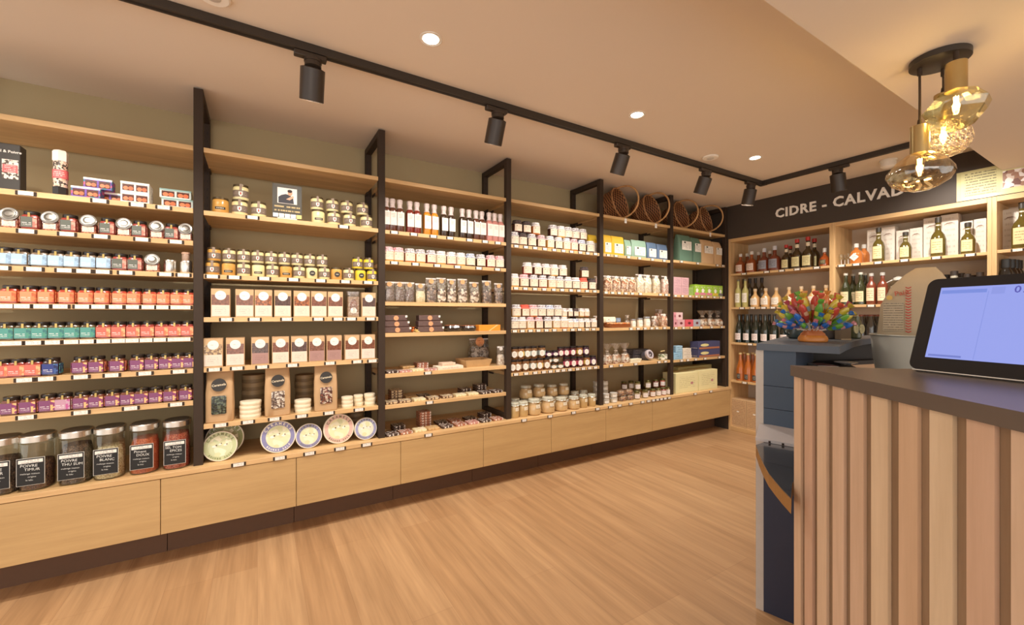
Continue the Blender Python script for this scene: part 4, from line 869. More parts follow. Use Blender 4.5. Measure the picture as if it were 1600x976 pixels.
sweets(4, 3, 931.5, .06, .09, .07, BIS, 20, 'clear bag of brown biscuits left of the fourth frame', Y=2.86)
z3 = row_z(5, 3)
def bistray():
    t_ = MB().loft([(0, .12, .05, 0, 0), (.003, .125, .055, 0, 0), (.03, .135, .062, 0, 0)], plain((150, 84, 44), .35, coat=.4), 28, 6)
    c_ = MB()
    rnd = random.Random(4)
    for k in range(46):
        x_, y_ = rnd.uniform(-.118, .118), rnd.uniform(-.048, .048); r_ = rnd.uniform(.009, .014)
        c_.lathe([(r_ * .6, .0305), (r_, .0355), (r_ * .95, .041), (r_ * .4, .046)], plain(((232, 140, 76), (222, 160, 110), (236, 180, 130))[k % 3], .5), 9, cx=x_, cy=y_)
    return [('tray', t_, None), ('biscuits', c_, None)]
o = put('biscuit_tray', 'btray', bistray, gx(967, 2.76), 2.782, z3, 'brown tray heaped with orange biscuits, fifth bay', 'tray')
soft(5, 3, 944, 963, .03, .05, (240, 224, 190), 'cream folded pouch lying on the biscuit tray', 'pouch', 'pouch', 71, dz=.0475, Yf=2.79)
place_box(5, 3, 963.5, 970, .03, .04, (120, 140, 165), (235, 235, 235), 'small blue carton on the biscuit tray', dz=.0475, Yf=2.79, name='small_carton')
sweets(5, 3, 980, .05, .1, .05, [(220, 215, 210), (246, 240, 236), (170, 160, 155)], 21, 'small clear bag behind the biscuit tray', Y=2.885)
def whitejar():
    return [('jar', MB().lathe([(.024, 0), (.027, .004), (.027, .062), (.023, .07)], plain((238, 226, 206), .3, coat=.5), 20), None), ('lid', MB().lathe([(.026, .0705), (.027, .072), (.027, .084), (.024, .086)], plain((190, 196, 205), .3, 0.6), 20), None), ('paper_label', MB().patch(.0285, -1., 1., .012, .052, printed((248, 240, 228), (140, 125, 110), 5, (.2, .8)), 10), None)]
for k, (px, q) in enumerate(((990, .9), (1000.5, 1.), (1011.5, 1.15))): put('cream_jar', 'wjar', whitejar, gx(px, 2.745), 2.752, z3, 'white labelled jar with pale lid, %s of three in the fifth bay' % ORD[k], 'jar', 'white labelled jars of the fifth bay', s=q)
CRB = [(226, 176, 140), (240, 214, 190), (190, 120, 90)]
sweets(5, 3, 1022.5, .07, .09, .06, [(190, 150, 130), (235, 225, 215), (120, 90, 76)], 22, 'clear bag of mixed sweets beside the white jars')
sweets(5, 3, 1036.5, .08, .11, .085, CRB, 23, 'clear bag of pinkish crumbs next to the fifth frame')
sweets(5, 3, 1030, .1, .15, .11, CRB, 24, 'large clear bag of pinkish crumbs at the back', Y=2.875)
def tiedbag(fill, seed):
    def fn():
        c_ = MB().loft([(0, .032, .026, 0, 0), (.006, .036, .03, 0, 0), (.05, .036, .03, 0, 0), (.075, .028, .022, 0, 0)], spots(fill, 60, .4, bmp=1.), 20, 4, .08, seed)
        g = MB().loft([(.0, .036, .03, 0, 0), (.01, .040, .034, 0, 0), (.07, .036, .03, 0, 0), (.1, .012, .010, 0, 0), (.115, .01, .008, 0, 0), (.15, .04, .02, 0, 0), (.17, .048, .026, 0, 0)], CELLO, 22, 3, .12, seed, cap=False)
        r_ = MB().tube([(.013 * math.cos(2 * PI * i / 12), .012 * math.sin(2 * PI * i / 12), .108) for i in range(12)], .003, plain((210, 190, 170), .4), 6, True)
        return [('contents', c_, None), ('cellophane', g, None), ('tie', r_, None)]
    return fn
NOU = [(240, 232, 218), (200, 150, 110), (225, 205, 185), (150, 90, 70)]
for k, px in enumerate((950, 964, 978)): put('tied_bag', ('tb', k), tiedbag(NOU, k), gx(px, 2.75), 2.765, row_z(5, 4), 'cellophane bag with tied neck, %s from left, fifth bay' % ORD[k], 'bag', 'tied cellophane bags', s=(1.15, 1.1, 1.08))
Z4 = row_z(5, 4)
place_box(5, 4, 989, 1013, .12, .052, (74, 74, 84), (170, 165, 165), 'dark grey carton, lower of two in the fifth bay', Yf=2.88, n=3)
place_box(5, 4, 990, 1013.5, .11, .05, (78, 78, 88), (170, 165, 165), 'dark grey carton, upper of two in the fifth bay', Yf=2.885, dz=.0525, n=3)
for k in range(3): place_box(5, 4, 985.5 + k * 1.2, 1001 + k, .05, .011, (240, 230, 200), (200, 180, 140), 'cream flat card pack, %s of pile before dark cartons' % ('bottom', 'middle', 'top')[k], dz=k * .0112, name='card_pack', n=1)
def roundtin():
    M_ = Matrix.Translation((0, 0, .045)) @ Matrix.Rotation(math.radians(70), 4, 'X')
    b = MB(); b.M = M_; b.lathe([(.043, -.05), (.045, -.048), (.045, .02)], plain((88, 86, 96), .4, var=.1), 28)
    l = MB(); l.M = M_; l.lathe([(.046, .0), (.046, .024), (.043, .027), (.001, .027)], plain((196, 186, 190), .4), 28)
    d_ = MB(); d_.M = M_; d_.lathe([(.028, .0272), (.028, .028), (.001, .028)], spots([(70, 60, 66), (150, 130, 130), (230, 220, 215)], 60, .5), 24)
    return [('tin_body', b, None), ('tin_lid', l, [('lid_picture', d_, None)])]
put('round_tin', 'rtin', roundtin, gx(1018, 2.76), 2.80, Z4 + .0085, 'grey round tin lying with pink lid facing out', 'tin')
def mosaic():
    b = MB().loft([(0, .04, .03, 0, 0), (.004, .044, .034, 0, 0), (.05, .044, .034, 0, 0), (.056, .04, .03, 0, 0)], spots([(120, 130, 96), (200, 198, 170), (80, 84, 66), (228, 222, 205)], 75, .35, coat=.5), 24, 4)
    h_ = MB().tube([(-.036, 0, .0565), (-.03, 0, .082), (.03, 0, .086), (.036, 0, .0565)], .0014, STEEL, 6)
    g_ = MB().tube([(-.03, 0, .083), (.03, 0, .086)], .005, plain((222, 196, 140), .5), 8)
    return [('tin', b, None), ('wire_handle', h_, [('wooden_grip', g_, None)])]
put('handled_tin', 'mos', mosaic, gx(1036, 2.76), 2.765, Z4, 'green mottled tin with wire and wooden handle', 'tin')
# base of the fifth bay
def tub():
    return [('tub', MB().lathe([(.028, 0), (.031, .003), (.034, .036)], plain((206, 196, 178), .35, coat=.4), 22), None), ('lid', MB().lathe([(.0355, .0363), (.0355, .043), (.033, .045)], plain((196, 190, 180), .35), 22), None), ('paper_label', MB().patch(.0342, -1., 1., .008, .03, printed((238, 234, 226), (120, 130, 150), 3, (.2, .8)), 8), None)]
for a, Y in ((948, 2.735), (960.5, 2.735)):
    for k in range(2): put('pate_tub', 'tub', tub, gx(a, Y), Y + .015, ZB + k * .0455, 'round plastic tub, %s layer, %s column right of the frame' % (('lower', 'upper')[k], 'left' if a < 950 else 'right'), 'tub', 'tubs of the fifth bay', s=.95)
for a, n_ in ((946, 4), (934.5, 4)):
    for k in range(n_): put('pate_tub', 'tub', None, gx(a, 2.85), 2.865, ZB + k * .0455, 'round plastic tub in the rear %s stack, %s from bottom' % ('right' if a > 940 else 'left', ORD[k]), 'tub', 'tubs of the rear stacks')
MIX = [(200, 150, 110), (150, 110, 90), (220, 200, 170), (110, 80, 66)]
for k, (px, Y, dz) in enumerate(((972, 2.76, 0), (983.5, 2.76, 0), (970, 2.765, .05), (982, 2.765, .05))):
    put('snack_bag', 'snack', lambda: [('contents', MB().loft([(.0, .034, .022, 0, 0), (.01, .038, .028, 0, 0), (.036, .036, .026, 0, 0), (.046, .024, .014, 0, 0)], spots(MIX, 80, .4, bmp=1., coat=.3), 20, 4, .1, 2), None), ('clear_bag', MB().loft([(.0, .036, .024, 0, 0), (.012, .04, .030, 0, 0), (.04, .038, .027, 0, 0), (.049, .026, .012, 0, 0)], CELLO, 20, 4, .1, 5), None)], gx(px, Y), Y, ZB + dz, 'small bag of mixed snacks, %s %s, beside the tubs' % ('lower' if dz == 0 else 'upper', 'left' if k % 2 == 0 else 'right'), 'bag', 'snack bags of the bottom row')
def gjar(content, lab=(238, 228, 222), lidc=(96, 92, 44)):
    def fn():
        return [('glass_jar', MB().lathe([(.025, 0), (.027, .004), (.027, .055), (.023, .06)], plain(content, .25, coat=.6, var=.15), 20), None), ('lid', MB().lathe([(.0245, .0605), (.0255, .062), (.0255, .072), (.0235, .0745)], plain(lidc, .3, .5), 20), None), ('paper_label', MB().patch(.0283, -1.1, 1.1, .01, .048, printed(lab, (120, 90, 120), 5, (.15, .85), seed=3.), 10), None)]
    return fn
def gj(seq, Y, dz, tier):
    for k, (px, c_) in enumerate(seq):
        put('preserve_jar', ('gj', c_), gjar(c_), gx(px, Y), Y, ZB + dz, 'small preserve jar with olive lid, %s from left, %s, fifth bay' % (ORD[k], tier), 'jar', 'olive lidded jars of the fifth bay', rz=-.4)
PJ = (150, 130, 90)
gj([(995, PJ), (1008, PJ), (1019.5, (150, 100, 60)), (1028.3, PJ), (1036.5, (150, 70, 60)), (1044, PJ)], 2.745, 0, 'lower layer')
gj([(996, PJ), (1012, PJ), (1024, (120, 60, 50)), (1035, (180, 90, 70))], 2.812, .0, 'second line')
gj([(972, (90, 50, 40)), (983.5, PJ), (996, PJ), (1012, PJ), (1024, (120, 60, 50)), (1035, (180, 90, 70))][2:], 2.80, .075, 'upper layer')
gj([(975, (90, 50, 40)), (986, PJ)], 2.865, 0, 'rear pair')
gj([(975, (90, 50, 40)), (986, PJ)], 2.865, .075, 'rear upper pair')
# sixth bay
ZS = row_z(6, 2)
for k, (a, b_, n_) in enumerate(((1053, 1064.5, 3), (1065, 1076.5, 3))):
    for j in range(2): place_box(6, 2, a, b_, .07, .088, (206, 164, 168), (140, 96, 110), 'pink patterned carton, %s %s of four' % (('lower', 'upper')[j], ('left', 'right')[k]), dz=j * .0885, n=8, grp='pink patterned cartons')
place_box(6, 2, 1077, 1083.5, .05, .08, (150, 180, 90), (90, 80, 110), 'narrow green carton right of the pink ones', n=5)
for k, (a, b_) in enumerate(((1085.5, 1093), (1093.6, 1103), (1103.6, 1113), (1113.6, 1122), (1122.6, 1129.2))):
    place_box(6, 2, a, b_, .06, .115, (160, 198, 64), (238, 236, 220), 'lime green sweet carton, %s from left, sixth bay' % ORD[k], n=3, mark=(.5, .45, .22, (245, 240, 235)), bandc=((216, 130, 150), (216, 130, 150), (216, 130, 150), (225, 190, 70), (120, 110, 120))[k], grp='lime green cartons')
for k, (a, b_, dz, col) in enumerate(((1053, 1058.5, 0, (212, 150, 160)), (1059, 1070, 0, (214, 168, 172)), (1071, 1083.5, 0, (214, 88, 100)), (1084, 1094.5, 0, (170, 172, 182)), (1053, 1056.5, .0725, (220, 150, 160)), (1057, 1067, .0725, (222, 190, 190)))):
    place_box(6, 3, a, b_, .05, .072, col, (250, 240, 235), ('narrow pink carton by the fifth frame, lower', 'pale pink carton with dark oval, lower layer', 'red carton with dark figure, sixth bay', 'grey carton beside the red carton', 'narrow pink carton by the fifth frame, upper', 'pale pink carton with dark oval, upper layer')[k], dz=dz, n=2, mark=(.5, .5, .2, (110, 40, 46)), z=(0, .12))
for k, px in enumerate((1100, 1112, 1124)): put('tied_bag', ('tb6', k), tiedbag(NOU, k + 5), gx(px, 2.75), 2.77, row_z(6, 3), 'clear bag of nougat pieces, %s from left, sixth bay' % ORD[k], 'bag', 'bags of nougat of the sixth bay', s=(1.4, 1.3, .98))
place_box(6, 4, 1053, 1066.5, .05, .068, (150, 190, 215), (60, 90, 120), 'light blue carton, lower of two', n=3)
place_box(6, 4, 1056.5, 1066.5, .05, .068, (160, 196, 218), (60, 90, 120), 'light blue carton, upper of two', dz=.0685, n=3)
for k in range(3): place_box(6, 4, 1067.5, 1081 + k * -.5, .05, .035, (226, 214, 196), (150, 130, 110), 'small white carton, %s of the pile of three' % ('bottom', 'middle', 'top')[k], dz=k * .0355, n=2)
for k in range(2): place_box(6, 4, 1091.5, 1125, .10, .083, (72, 74, 110), (220, 210, 190), 'blue cake carton with almond picture, %s of two' % ('lower', 'upper')[k], dz=k * .0835, n=3, mark=(.27, .55, .2, (225, 214, 150)), z=(.1, .3), bandc=(176, 112, 80))
for k, (a, b_, hh) in enumerate(((1056.5, 1091, .2), (1092, 1121, .205))):
    place_box(6, 5, a, b_, .16, hh, (234, 224, 172), (196, 186, 136), 'large pale yellow carton, %s one' % ('left', 'right')[k], n=10, mark=(.72, .45, .07, (190, 130, 130)), z=(.2, .85), Yf=2.70 + .012)
place_box(6, 5, 1060, 1112, .1, .225, (205, 192, 130), (180, 168, 110), 'dull yellow carton behind the two large ones', Yf=2.9, n=6)
# baskets
def wick(rgb, sc_=115.):
    k = ('wick', rgb, sc_)
    if k in MC: return MC[k]
    m_, t, N, L, p = nt('wicker'); sp = N.new('ShaderNodeSeparateXYZ'); L.new(coord(t), sp.inputs[0])
    an = mth(t, 'MULTIPLY', mth(t, 'ARCTAN2', sp.outputs[1], sp.outputs[0]), 18.)
    zz = mth(t, 'MULTIPLY', sp.outputs[2], sc_ * 2.6)
    par = mth(t, 'MULTIPLY', mth(t, 'FLOOR', mth(t, 'DIVIDE', zz, PI)), PI)
    f_ = mth(t, 'ADD', mth(t, 'MULTIPLY', mth(t, 'SINE', mth(t, 'ADD', an, par)), .5), .5)
    g_ = mth(t, 'MULTIPLY', mth(t, 'ABSOLUTE', mth(t, 'SINE', zz)), 1.)
    h_ = mth(t, 'MULTIPLY', f_, g_); c_ = lin(rgb)
    L.new(mixc(t, h_, tuple(q * .16 for q in c_), tuple(min(1, q * 2.0) for q in c_)), p.inputs['Base Color']); p.inputs['Roughness'].default_value = .6
    bump(t, p, h_, .8, .004); MC[k] = m_; return m_
def basket():
    W_ = wick((158, 104, 62)); rim = plain((176, 126, 80), .6, var=.2, scale=90, bmp=.3)
    b = MB().lathe([(.02, -.17), (.08, -.17), (.105, -.15), (.118, -.10), (.128, -.05), (.137, 0), (.131, 0), (.122, -.05), (.112, -.10), (.1, -.142), (.076, -.163), (.02, -.163)], W_, 44, sx=1.05, sy=.98, cap=False)
    r_ = MB()
    for ph in (0, PI):
        r_.tube([((.137 + .004 * math.cos(a * 10 + ph)) * math.cos(a) * 1.05, (.137 + .004 * math.cos(a * 10 + ph)) * math.sin(a) * .98, .004 * math.sin(a * 10 + ph)) for a in [2 * PI * i / 80 for i in range(80)]], .0042, rim, 6, True)
    r_.tube([(.1225 * math.cos(a) * 1.05, .1225 * math.sin(a) * .98, -.09) for a in [2 * PI * i / 40 for i in range(40)]], .003, rim, 6, True)
    h_ = MB()
    h_.tube([(0, .134 * math.cos(PI * i / 24), .165 * math.sin(PI * i / 24) ** .8 if 0 < i < 24 else 0) for i in range(25)], .0075, plain((196, 150, 98), .55, var=.15, scale=30), 8)
    rb = MB()
    return [('woven_body', b, None), ('braided_rim', r_, None), ('hoop_handle', h_, None)]
for k, (px, lab) in enumerate(((971, 'first wicker basket from left, beside the fourth frame'), (1024, 'second wicker basket, largest looking, left of the fifth frame'), (1070, 'third wicker basket, just right of the fifth frame'), (1108.5, 'fourth wicker basket, nearest the dark corner'))):
    Y = 2.75; x_ = gx(px + (3 if k == 0 else 0), Y)
    o = put('wicker_basket', 'basket', basket, x_, Y + .04, 2.127 + .1525, lab, 'basket', 'wicker baskets on the top board', rx=math.radians(78), rz=(.32, .2, .2, .24)[k], s=(1.08, 1.08, 1.08) if k < 2 else (1.04, 1.04, 1.04))
TG = printed((240, 234, 228), (120, 110, 105), 4, (.2, .8))
for k, (px, py) in enumerate(((979, 344), (1026.5, 355.5), (1111.5, 367))):
    x_ = gx(px, 2.70); zz = 1.25 + (HOR - py) / FP * (x_ * FW[0] + 2.70 * FW[1])
    m_ = MB().box(-.014, .014, -.001, .0, -.02, .02, TG)
    o = thing('price_label', 'small white hanging price label under the %s basket' % ('first', 'second', 'fourth')[k], 'price label', (x_, 2.712, 2.1), mesh=m_.mesh('price_label'), group='basket price labels')
    raw('string', MB().tube([(0, -.0005, .02), (0, -.0005, .034)], .0006, WHITE, 5).mesh('string'), o)

# ================================================================== WALL CABINET WITH BOTTLES
CX = XB; CD = .35
def cab(y0, y1, zs, lab):
    c = (CX, (y0 + y1) / 2, 0)
    o = thing('bottle_cabinet', lab, 'cabinet', c, group='oak bottle cabinets')
    raw('side_panel', MB().box(CX - .003, CX + CD, y1 - .0225, y1, 0, 2.0775, OAKZ, .001).mesh('side_panel', c), o)
    raw('side_panel', MB().box(CX - .003, CX + CD, y0, y0 + .0225, 0, 2.0775, OAKZ, .001).mesh('side_panel', c), o)
    raw('top_panel', MB().box(CX - .002, CX + CD, y0 + .0226, y1 - .0226, 2.042, 2.0775, OAKY, .001).mesh('top_panel', c), o)
    raw('bottom_panel', MB().box(CX - .002, CX + CD, y0 + .0226, y1 - .0226, 0.001, .045, OAKY, .001).mesh('bottom_panel', c), o)
    raw('back_panel', MB().box(CX + CD - .008, CX + CD, y0 + .0226, y1 - .0226, .046, 2.0415, CAPM).mesh('back_panel', c), o)
    for z in zs: raw('shelf_board', MB().box(CX + .002, CX + CD - .009, y0 + .0227, y1 - .0227, z - .022, z, OAKY, .001).mesh('shelf_board', c), o)
    return o
cz = {0: [1.698, 1.335, .955, .545], 1: [1.697, 1.340, 1.03, .6], 2: [1.703, 1.34, 1.0]}
c0 = cab(1.7305, 2.700, cz[0], 'tall oak cabinet with orange cider and liqueur bottles, left')
c1 = cab(.7735, 1.7300, cz[1], 'tall oak cabinet with white boxed calvados, middle')
c2 = cab(-.19, .7730, cz[2], 'tall oak cabinet at the right picture edge')
TAGX = {}
def ctags(o, z, pxs, wd=.06):
    a, b_ = tag_meshes(wd)
    for q in pxs:
        y = gy(q, CX); h = raw('price_holder', a, o); h.location = (.0015 + 0, y - o.location.y, z - .0); h.rotation_euler = (0, 0, -PI / 2); raw('price_card', b_, h)
ctags(c0, 1.698, (1162.5, 1198, 1221.5, 1245.5, 1276)); ctags(c0, 1.335, (1159.5, 1176, 1193, 1208)); ctags(c0, .955, (1172,)); ctags(c0, .545, (1163.5,))
ctags(c1, 1.697, (1315, 1338, 1372, 1413, 1463, 1516)); ctags(c1, 1.34, (1361,)); ctags(c2, 1.703, (1590,))
CXF = CX + .012
def cput(name, key, fn, px, X, z, lab, cat, grp=None, s=1.):
    return put(name, key, fn, X, gy(px, X), z, lab, cat, grp, rz=-PI / 2, s=s)
def bottle(prof, glass, seg=22, n=2., label=None, cap=None, extra=None, neck=None, rough=.12):
    """prof (r,z); label (z0,z1,half angle,base,ink); cap (r,z0,z1,colour)"""
    def fn():
        g = MB().lathe(prof, plain(glass, rough, coat=.9, var=.08), seg, n)
        out = [('glass', g, None)]
        if cap: out.append(('cap', MB().lathe([(cap[0], cap[1]), (cap[0], cap[2] - .002), (cap[0] * .9, cap[2])], plain(cap[3], .4, var=.1), 16), None))
        if label:
            r = max(q[0] for q in prof); lb = MB().patch(r + .0014, -label[2], label[2], label[0], label[1], printed(label[3], label[4], 6, (.15, .85), (.12, .88), .45), 12, n)
            out.append(('paper_label', lb, None))
        if neck: out.append(('neck_band', MB().lathe([(neck[0], neck[1]), (neck[0], neck[2])], plain(neck[3], .5, var=.15, scale=90), 16, cap=False), None))
        if extra: out += extra()
        return out
    return fn
AMB = (150, 76, 34)
flask = bottle([(.042, 0), (.046, .004), (.046, .09), (.038, .112), (.016, .130), (.0135, .14), (.0135, .17)], AMB, label=(.02, .085, .75, (236, 214, 200), (120, 80, 60)), cap=(.0155, .1705, .2, (235, 230, 222)))
flask2 = bottle([(.042, 0), (.046, .004), (.046, .09), (.038, .112), (.016, .130), (.0135, .14), (.0135, .17)], (120, 56, 36), label=(.02, .095, .75, (150, 150, 160), (50, 50, 70)), cap=(.0155, .1705, .205, (215, 215, 220)))
red = bottle([(.04, 0), (.044, .004), (.044, .12), (.036, .15), (.017, .175), (.014, .19), (.014, .25)], (60, 44, 20), n=3., label=(.02, .112, .7, (226, 214, 160), (130, 110, 70)), cap=(.019, .25, .285, (190, 50, 40)), neck=(.0165, .2, .235, (235, 220, 190)))
z = cz[0][0] + .0003
for k, px in enumerate((1157, 1174.5, 1194, 1210.5)):
    cput('liqueur_flask', 'flaskA' if k < 2 else 'flaskB', flask if k < 2 else flask2, px, CXF + .05, z, 'amber flask bottle with %s label, %s from left on top cabinet shelf' % ('white' if k < 2 else 'silver', ORD[k]), 'bottle', 'front row of amber flask bottles', s=(1.06, 1.12, 1.17, 1.22)[k])
for k, px in enumerate((1167.5, 1185.5, 1203)): cput('liqueur_flask', 'flaskA', flask, px, CXF + .16, z, 'amber flask bottle in the second row, %s from left' % ORD[k], 'bottle', 'rear row of amber flask bottles', s=1.12)
for k, (px, X, s_, lb) in enumerate(((1228.5, .05, .86, 'smallest red capped dark bottle with cream label'), (1235, .16, .86, 'small red capped dark bottle in the second row'), (1245.5, .05, 1., 'tall red capped bottle left of the tallest'), (1262.5, .05, 1.03, 'tallest red capped dark bottle with cream label'), (1272.5, .15, 1., 'red capped dark bottle partly behind the tallest'))):
    cput('red_capped_bottle', 'red', red, px, CXF + X, z, lb, 'bottle', 'red capped bottles', s=s_)
def decanter(col):
    return bottle([(.03, 0), (.042, .006), (.046, .04), (.036, .08), (.014, .105), (.012, .13)], col, cap=(.015, .1305, .17, (215, 212, 205)), label=(.02, .06, .5, (90, 84, 60), (220, 200, 150)))
cput('decanter', 'dec', decanter((170, 80, 34)), 1288.5, CXF + .06, z, 'round decanter of amber liqueur at right end of shelf', 'bottle')
z = cz[0][1] + .0003
tall_clear = bottle([(.028, 0), (.031, .004), (.031, .17), (.026, .19), (.0135, .215), (.0125, .28)], (198, 190, 120), label=(.05, .15, .9, (244, 238, 222), (150, 140, 110)), cap=(.0145, .2805, .30, (120, 112, 90)))
for k, px in enumerate((1153.5, 1164.5)): cput('wine_bottle', 'tclear', tall_clear, px, CXF + .045, z, 'slim pale yellow bottle with white label, %s one' % ('left', 'right')[k], 'bottle', 'slim pale yellow bottles')
darkt = bottle([(.03, 0), (.033, .004), (.033, .18), (.026, .21), (.014, .23), (.014, .28)], (70, 56, 36), cap=(.016, .262, .315, (44, 32, 26)))
for k, px in enumerate((1163, 1171.5, 1180.5, 1190.5)): cput('wine_bottle', 'darkt', darkt, px, CXF + .2, z, 'black capped bottle behind the pale ones, %s from left' % ORD[k], 'bottle', 'black capped bottles at the back')
rflask = bottle([(.034, 0), (.04, .004), (.044, .05), (.04, .09), (.018, .122), (.014, .135), (.014, .155)], (226, 180, 120), label=(.02, .085, .8, (246, 236, 220), (140, 110, 90)), cap=(.0165, .1555, .18, (222, 196, 160)))
for k, px in enumerate((1180, 1196.5, 1213, 1233, 1252, 1271, 1291)): cput('round_flask', 'rfl', rflask, px, CXF + .06, z, 'round shouldered pale flask with white label, %s from left' % ORD[k], 'bottle', 'round shouldered pale flasks', s=1.06)
z = cz[0][2] + .0003
cider = bottle([(.036, 0), (.04, .004), (.04, .13), (.034, .17), (.017, .225), (.0145, .24), (.0145, .285)], (30, 36, 26), label=(.03, .10, .8, (240, 226, 220), (110, 60, 60)), cap=(.0165, .2855, .303, (60, 56, 50)), neck=(.0225, .195, .205, (220, 215, 205)))
for k, px in enumerate((1155, 1167.5, 1181, 1195.5, 1210, 1226)): cput('cider_bottle', 'cider', cider, px, CXF + .05, z, 'dark green cider bottle with pale label, %s from left, third shelf' % ORD[k], 'bottle', 'front dark cider bottles')
for k, px in enumerate((1161, 1174, 1188, 1202)): cput('cider_bottle', 'cider', cider, px, CXF + .16, z, 'dark cider bottle standing in the second row, %s from left' % ORD[k], 'bottle', 'rear dark cider bottles')
z = cz[0][3] + .0003
pom = bottle([(.038, 0), (.042, .004), (.042, .12), (.03, .17), (.0165, .22), (.0145, .24), (.0145, .28)], (180, 98, 36), label=(.02, .075, .45, (60, 56, 54), (230, 220, 200)), cap=(.0165, .2805, .298, (225, 200, 140)))
for k, px in enumerate((1157, 1169, 1181.5)): cput('juice_bottle', 'pom', pom, px, CXF + .05, z, 'orange cider bottle with dark round label, %s from left' % ORD[k], 'bottle', 'front orange cider bottles')
for k, px in enumerate((1163, 1176, 1188)): cput('juice_bottle', 'pom', pom, px, CXF + .17, z, 'orange cider bottle in the second row, %s from left' % ORD[k], 'bottle', 'rear orange cider bottles')
def carry(w, h):
    def fn():
        b = MB().box(-w / 2, w / 2, -.09, .09, 0, h, plain((206, 172, 130), .7, var=.06), .002)
        f_ = MB().box(-w * .47, w * .47, -.0912, -.0902, h * .06, h * .96, printed((204, 170, 128), (140, 96, 70), 16, (.02, .98), (.04, .96), .44, xs=30.))
        o_ = MB().disc(0, h * .55, .014, -.0925, -.0914, WHITE, 16, .007)
        return [('carton', b, None), ('printed_front', f_, None), ('hand_hole', o_, None)]
    return fn
for k, (px, w_) in enumerate(((1160.5, .19), (1186, .17))): cput('bottle_carton', ('carry', w_), carry(w_, .30), px, CXF + .1, .0455, 'brown printed cardboard bottle carton, %s one on the cabinet floor' % ('left', 'right')[k], 'box', 'brown bottle cartons')
# middle cabinet
z = cz[1][0] + .0003
glassm = lambda: [('bowl', MB().lathe([(.0125, .048), (.017, .054), (.019, .075), (.017, .095)], GLASSM, 16, cap=False), None), ('stem', MB().lathe([(.018, 0), (.016, .002), (.003, .006), (.003, .046), (.012, .05)], plain((225, 222, 215), .1, coat=1.), 16), None)]
for k, (px, X) in enumerate(((1314.5, .04), (1320, .09), (1325.5, .04))): cput('stemmed_glass', 'sg', glassm, px, CXF + X, z, 'tiny stemmed tasting glass, %s of three' % ('left', 'middle', 'right')[k], 'glass', 'tasting glasses')
def diamond():
    return [('paper_label', MB().plate([(0, .02), (.034, .055), (0, .09), (-.034, .055)], -.0485, -.047, printed((226, 222, 214), (90, 86, 80), 6, (.3, .7), (.3, .7))), None)]
cput('calvados_flask', 'diaf', bottle([(.042, 0), (.046, .004), (.046, .08), (.038, .105), (.016, .125), (.014, .14)], (190, 110, 50), cap=(.017, .1405, .175, (215, 212, 205)), extra=diamond), 1338, CXF + .05, z, 'flask of orange liqueur with diamond shaped label', 'bottle')
cput('calvados_flask', 'diab', bottle([(.042, 0), (.046, .004), (.046, .08), (.038, .105), (.016, .125), (.014, .14)], (200, 120, 60), cap=(.017, .1405, .175, (215, 212, 205))), 1350, CXF + .16, z, 'flask of orange liqueur behind the diamond label one', 'bottle')
def wbox(w, h, d=.1):
    def fn():
        b = MB().box(-w / 2, w / 2, -d / 2, d / 2, 0, h, plain((228, 218, 205), .5, var=.03), .0015)
        f_ = MB().box(-w * .46, w * .46, -d / 2 - .001, -d / 2 - .0002, h * .05, h * .97, printed((230, 220, 207), (198, 184, 168), 7, (.05, .97), (.15, .85), .5, logo=(.5, .76, .0, (150, 100, 80))))
        mk = MB(); cy_ = h * .76
        mk.plate([(-w * .3, cy_), (-w * .15, cy_ + .016), (w * .12, cy_ + .018), (w * .3, cy_ + .008), (w * .1, cy_ + .009), (-w * .15, cy_ + .006)], -d / 2 - .0018, -d / 2 - .0011, plain((150, 124, 106), .5))
        return [('carton', b, None), ('printed_front', f_, [('house_emblem', mk, None)])]
    return fn
BX = CXF + .20
for k, (a, b_, h_) in enumerate(((1354.5, 1376, .295), (1376.5, 1398, .3), (1400, 1420.5, .255), (1421, 1441.5, .26), (1442.5, 1469, .325), (1469.5, 1497.5, .33), (1500, 1520.5, .26), (1521, 1541.5, .265))):
    y0, y1 = gy(a, BX - .05), gy(b_, BX - .05)
    put('spirit_carton', ('wb', k), wbox(y0 - y1 - .002, h_), BX, (y0 + y1) / 2, z, 'white calvados carton, %s from left, top shelf of middle cabinet' % ORD[k], 'box', 'white calvados cartons', rz=-PI / 2)
def calva(h, r=.042):
    q = h / .3
    return bottle([(r * .93, 0), (r * .97, .004), (r, .13 * q), (r * .82, .165 * q), (r * .42, .195 * q), (.0155, .22 * q), (.0155, .262 * q)], (92, 78, 30), n=2.4, label=(.028 * q, .135 * q, .72, (232, 208, 156), (140, 100, 60)), cap=(.0185, .2 * q + .06 * q, .3 * q, (60, 54, 46)), neck=(.0165, .235 * q, .245 * q, (220, 210, 190)))
for k, (px, h_, r, lb) in enumerate(((1373, .29, .042, 'tall calvados bottle, first in front of the white cartons'), (1415, .225, .038, 'short calvados bottle, second in front of cartons'), (1466, .305, .045, 'tallest calvados bottle, third in front of cartons'), (1512.5, .235, .04, 'short calvados bottle with white seal beside the stile'))):
    cput('calvados_bottle', ('cal', h_), calva(h_, r), px, CXF + .07, z, lb, 'bottle', 'calvados bottles before the cartons')
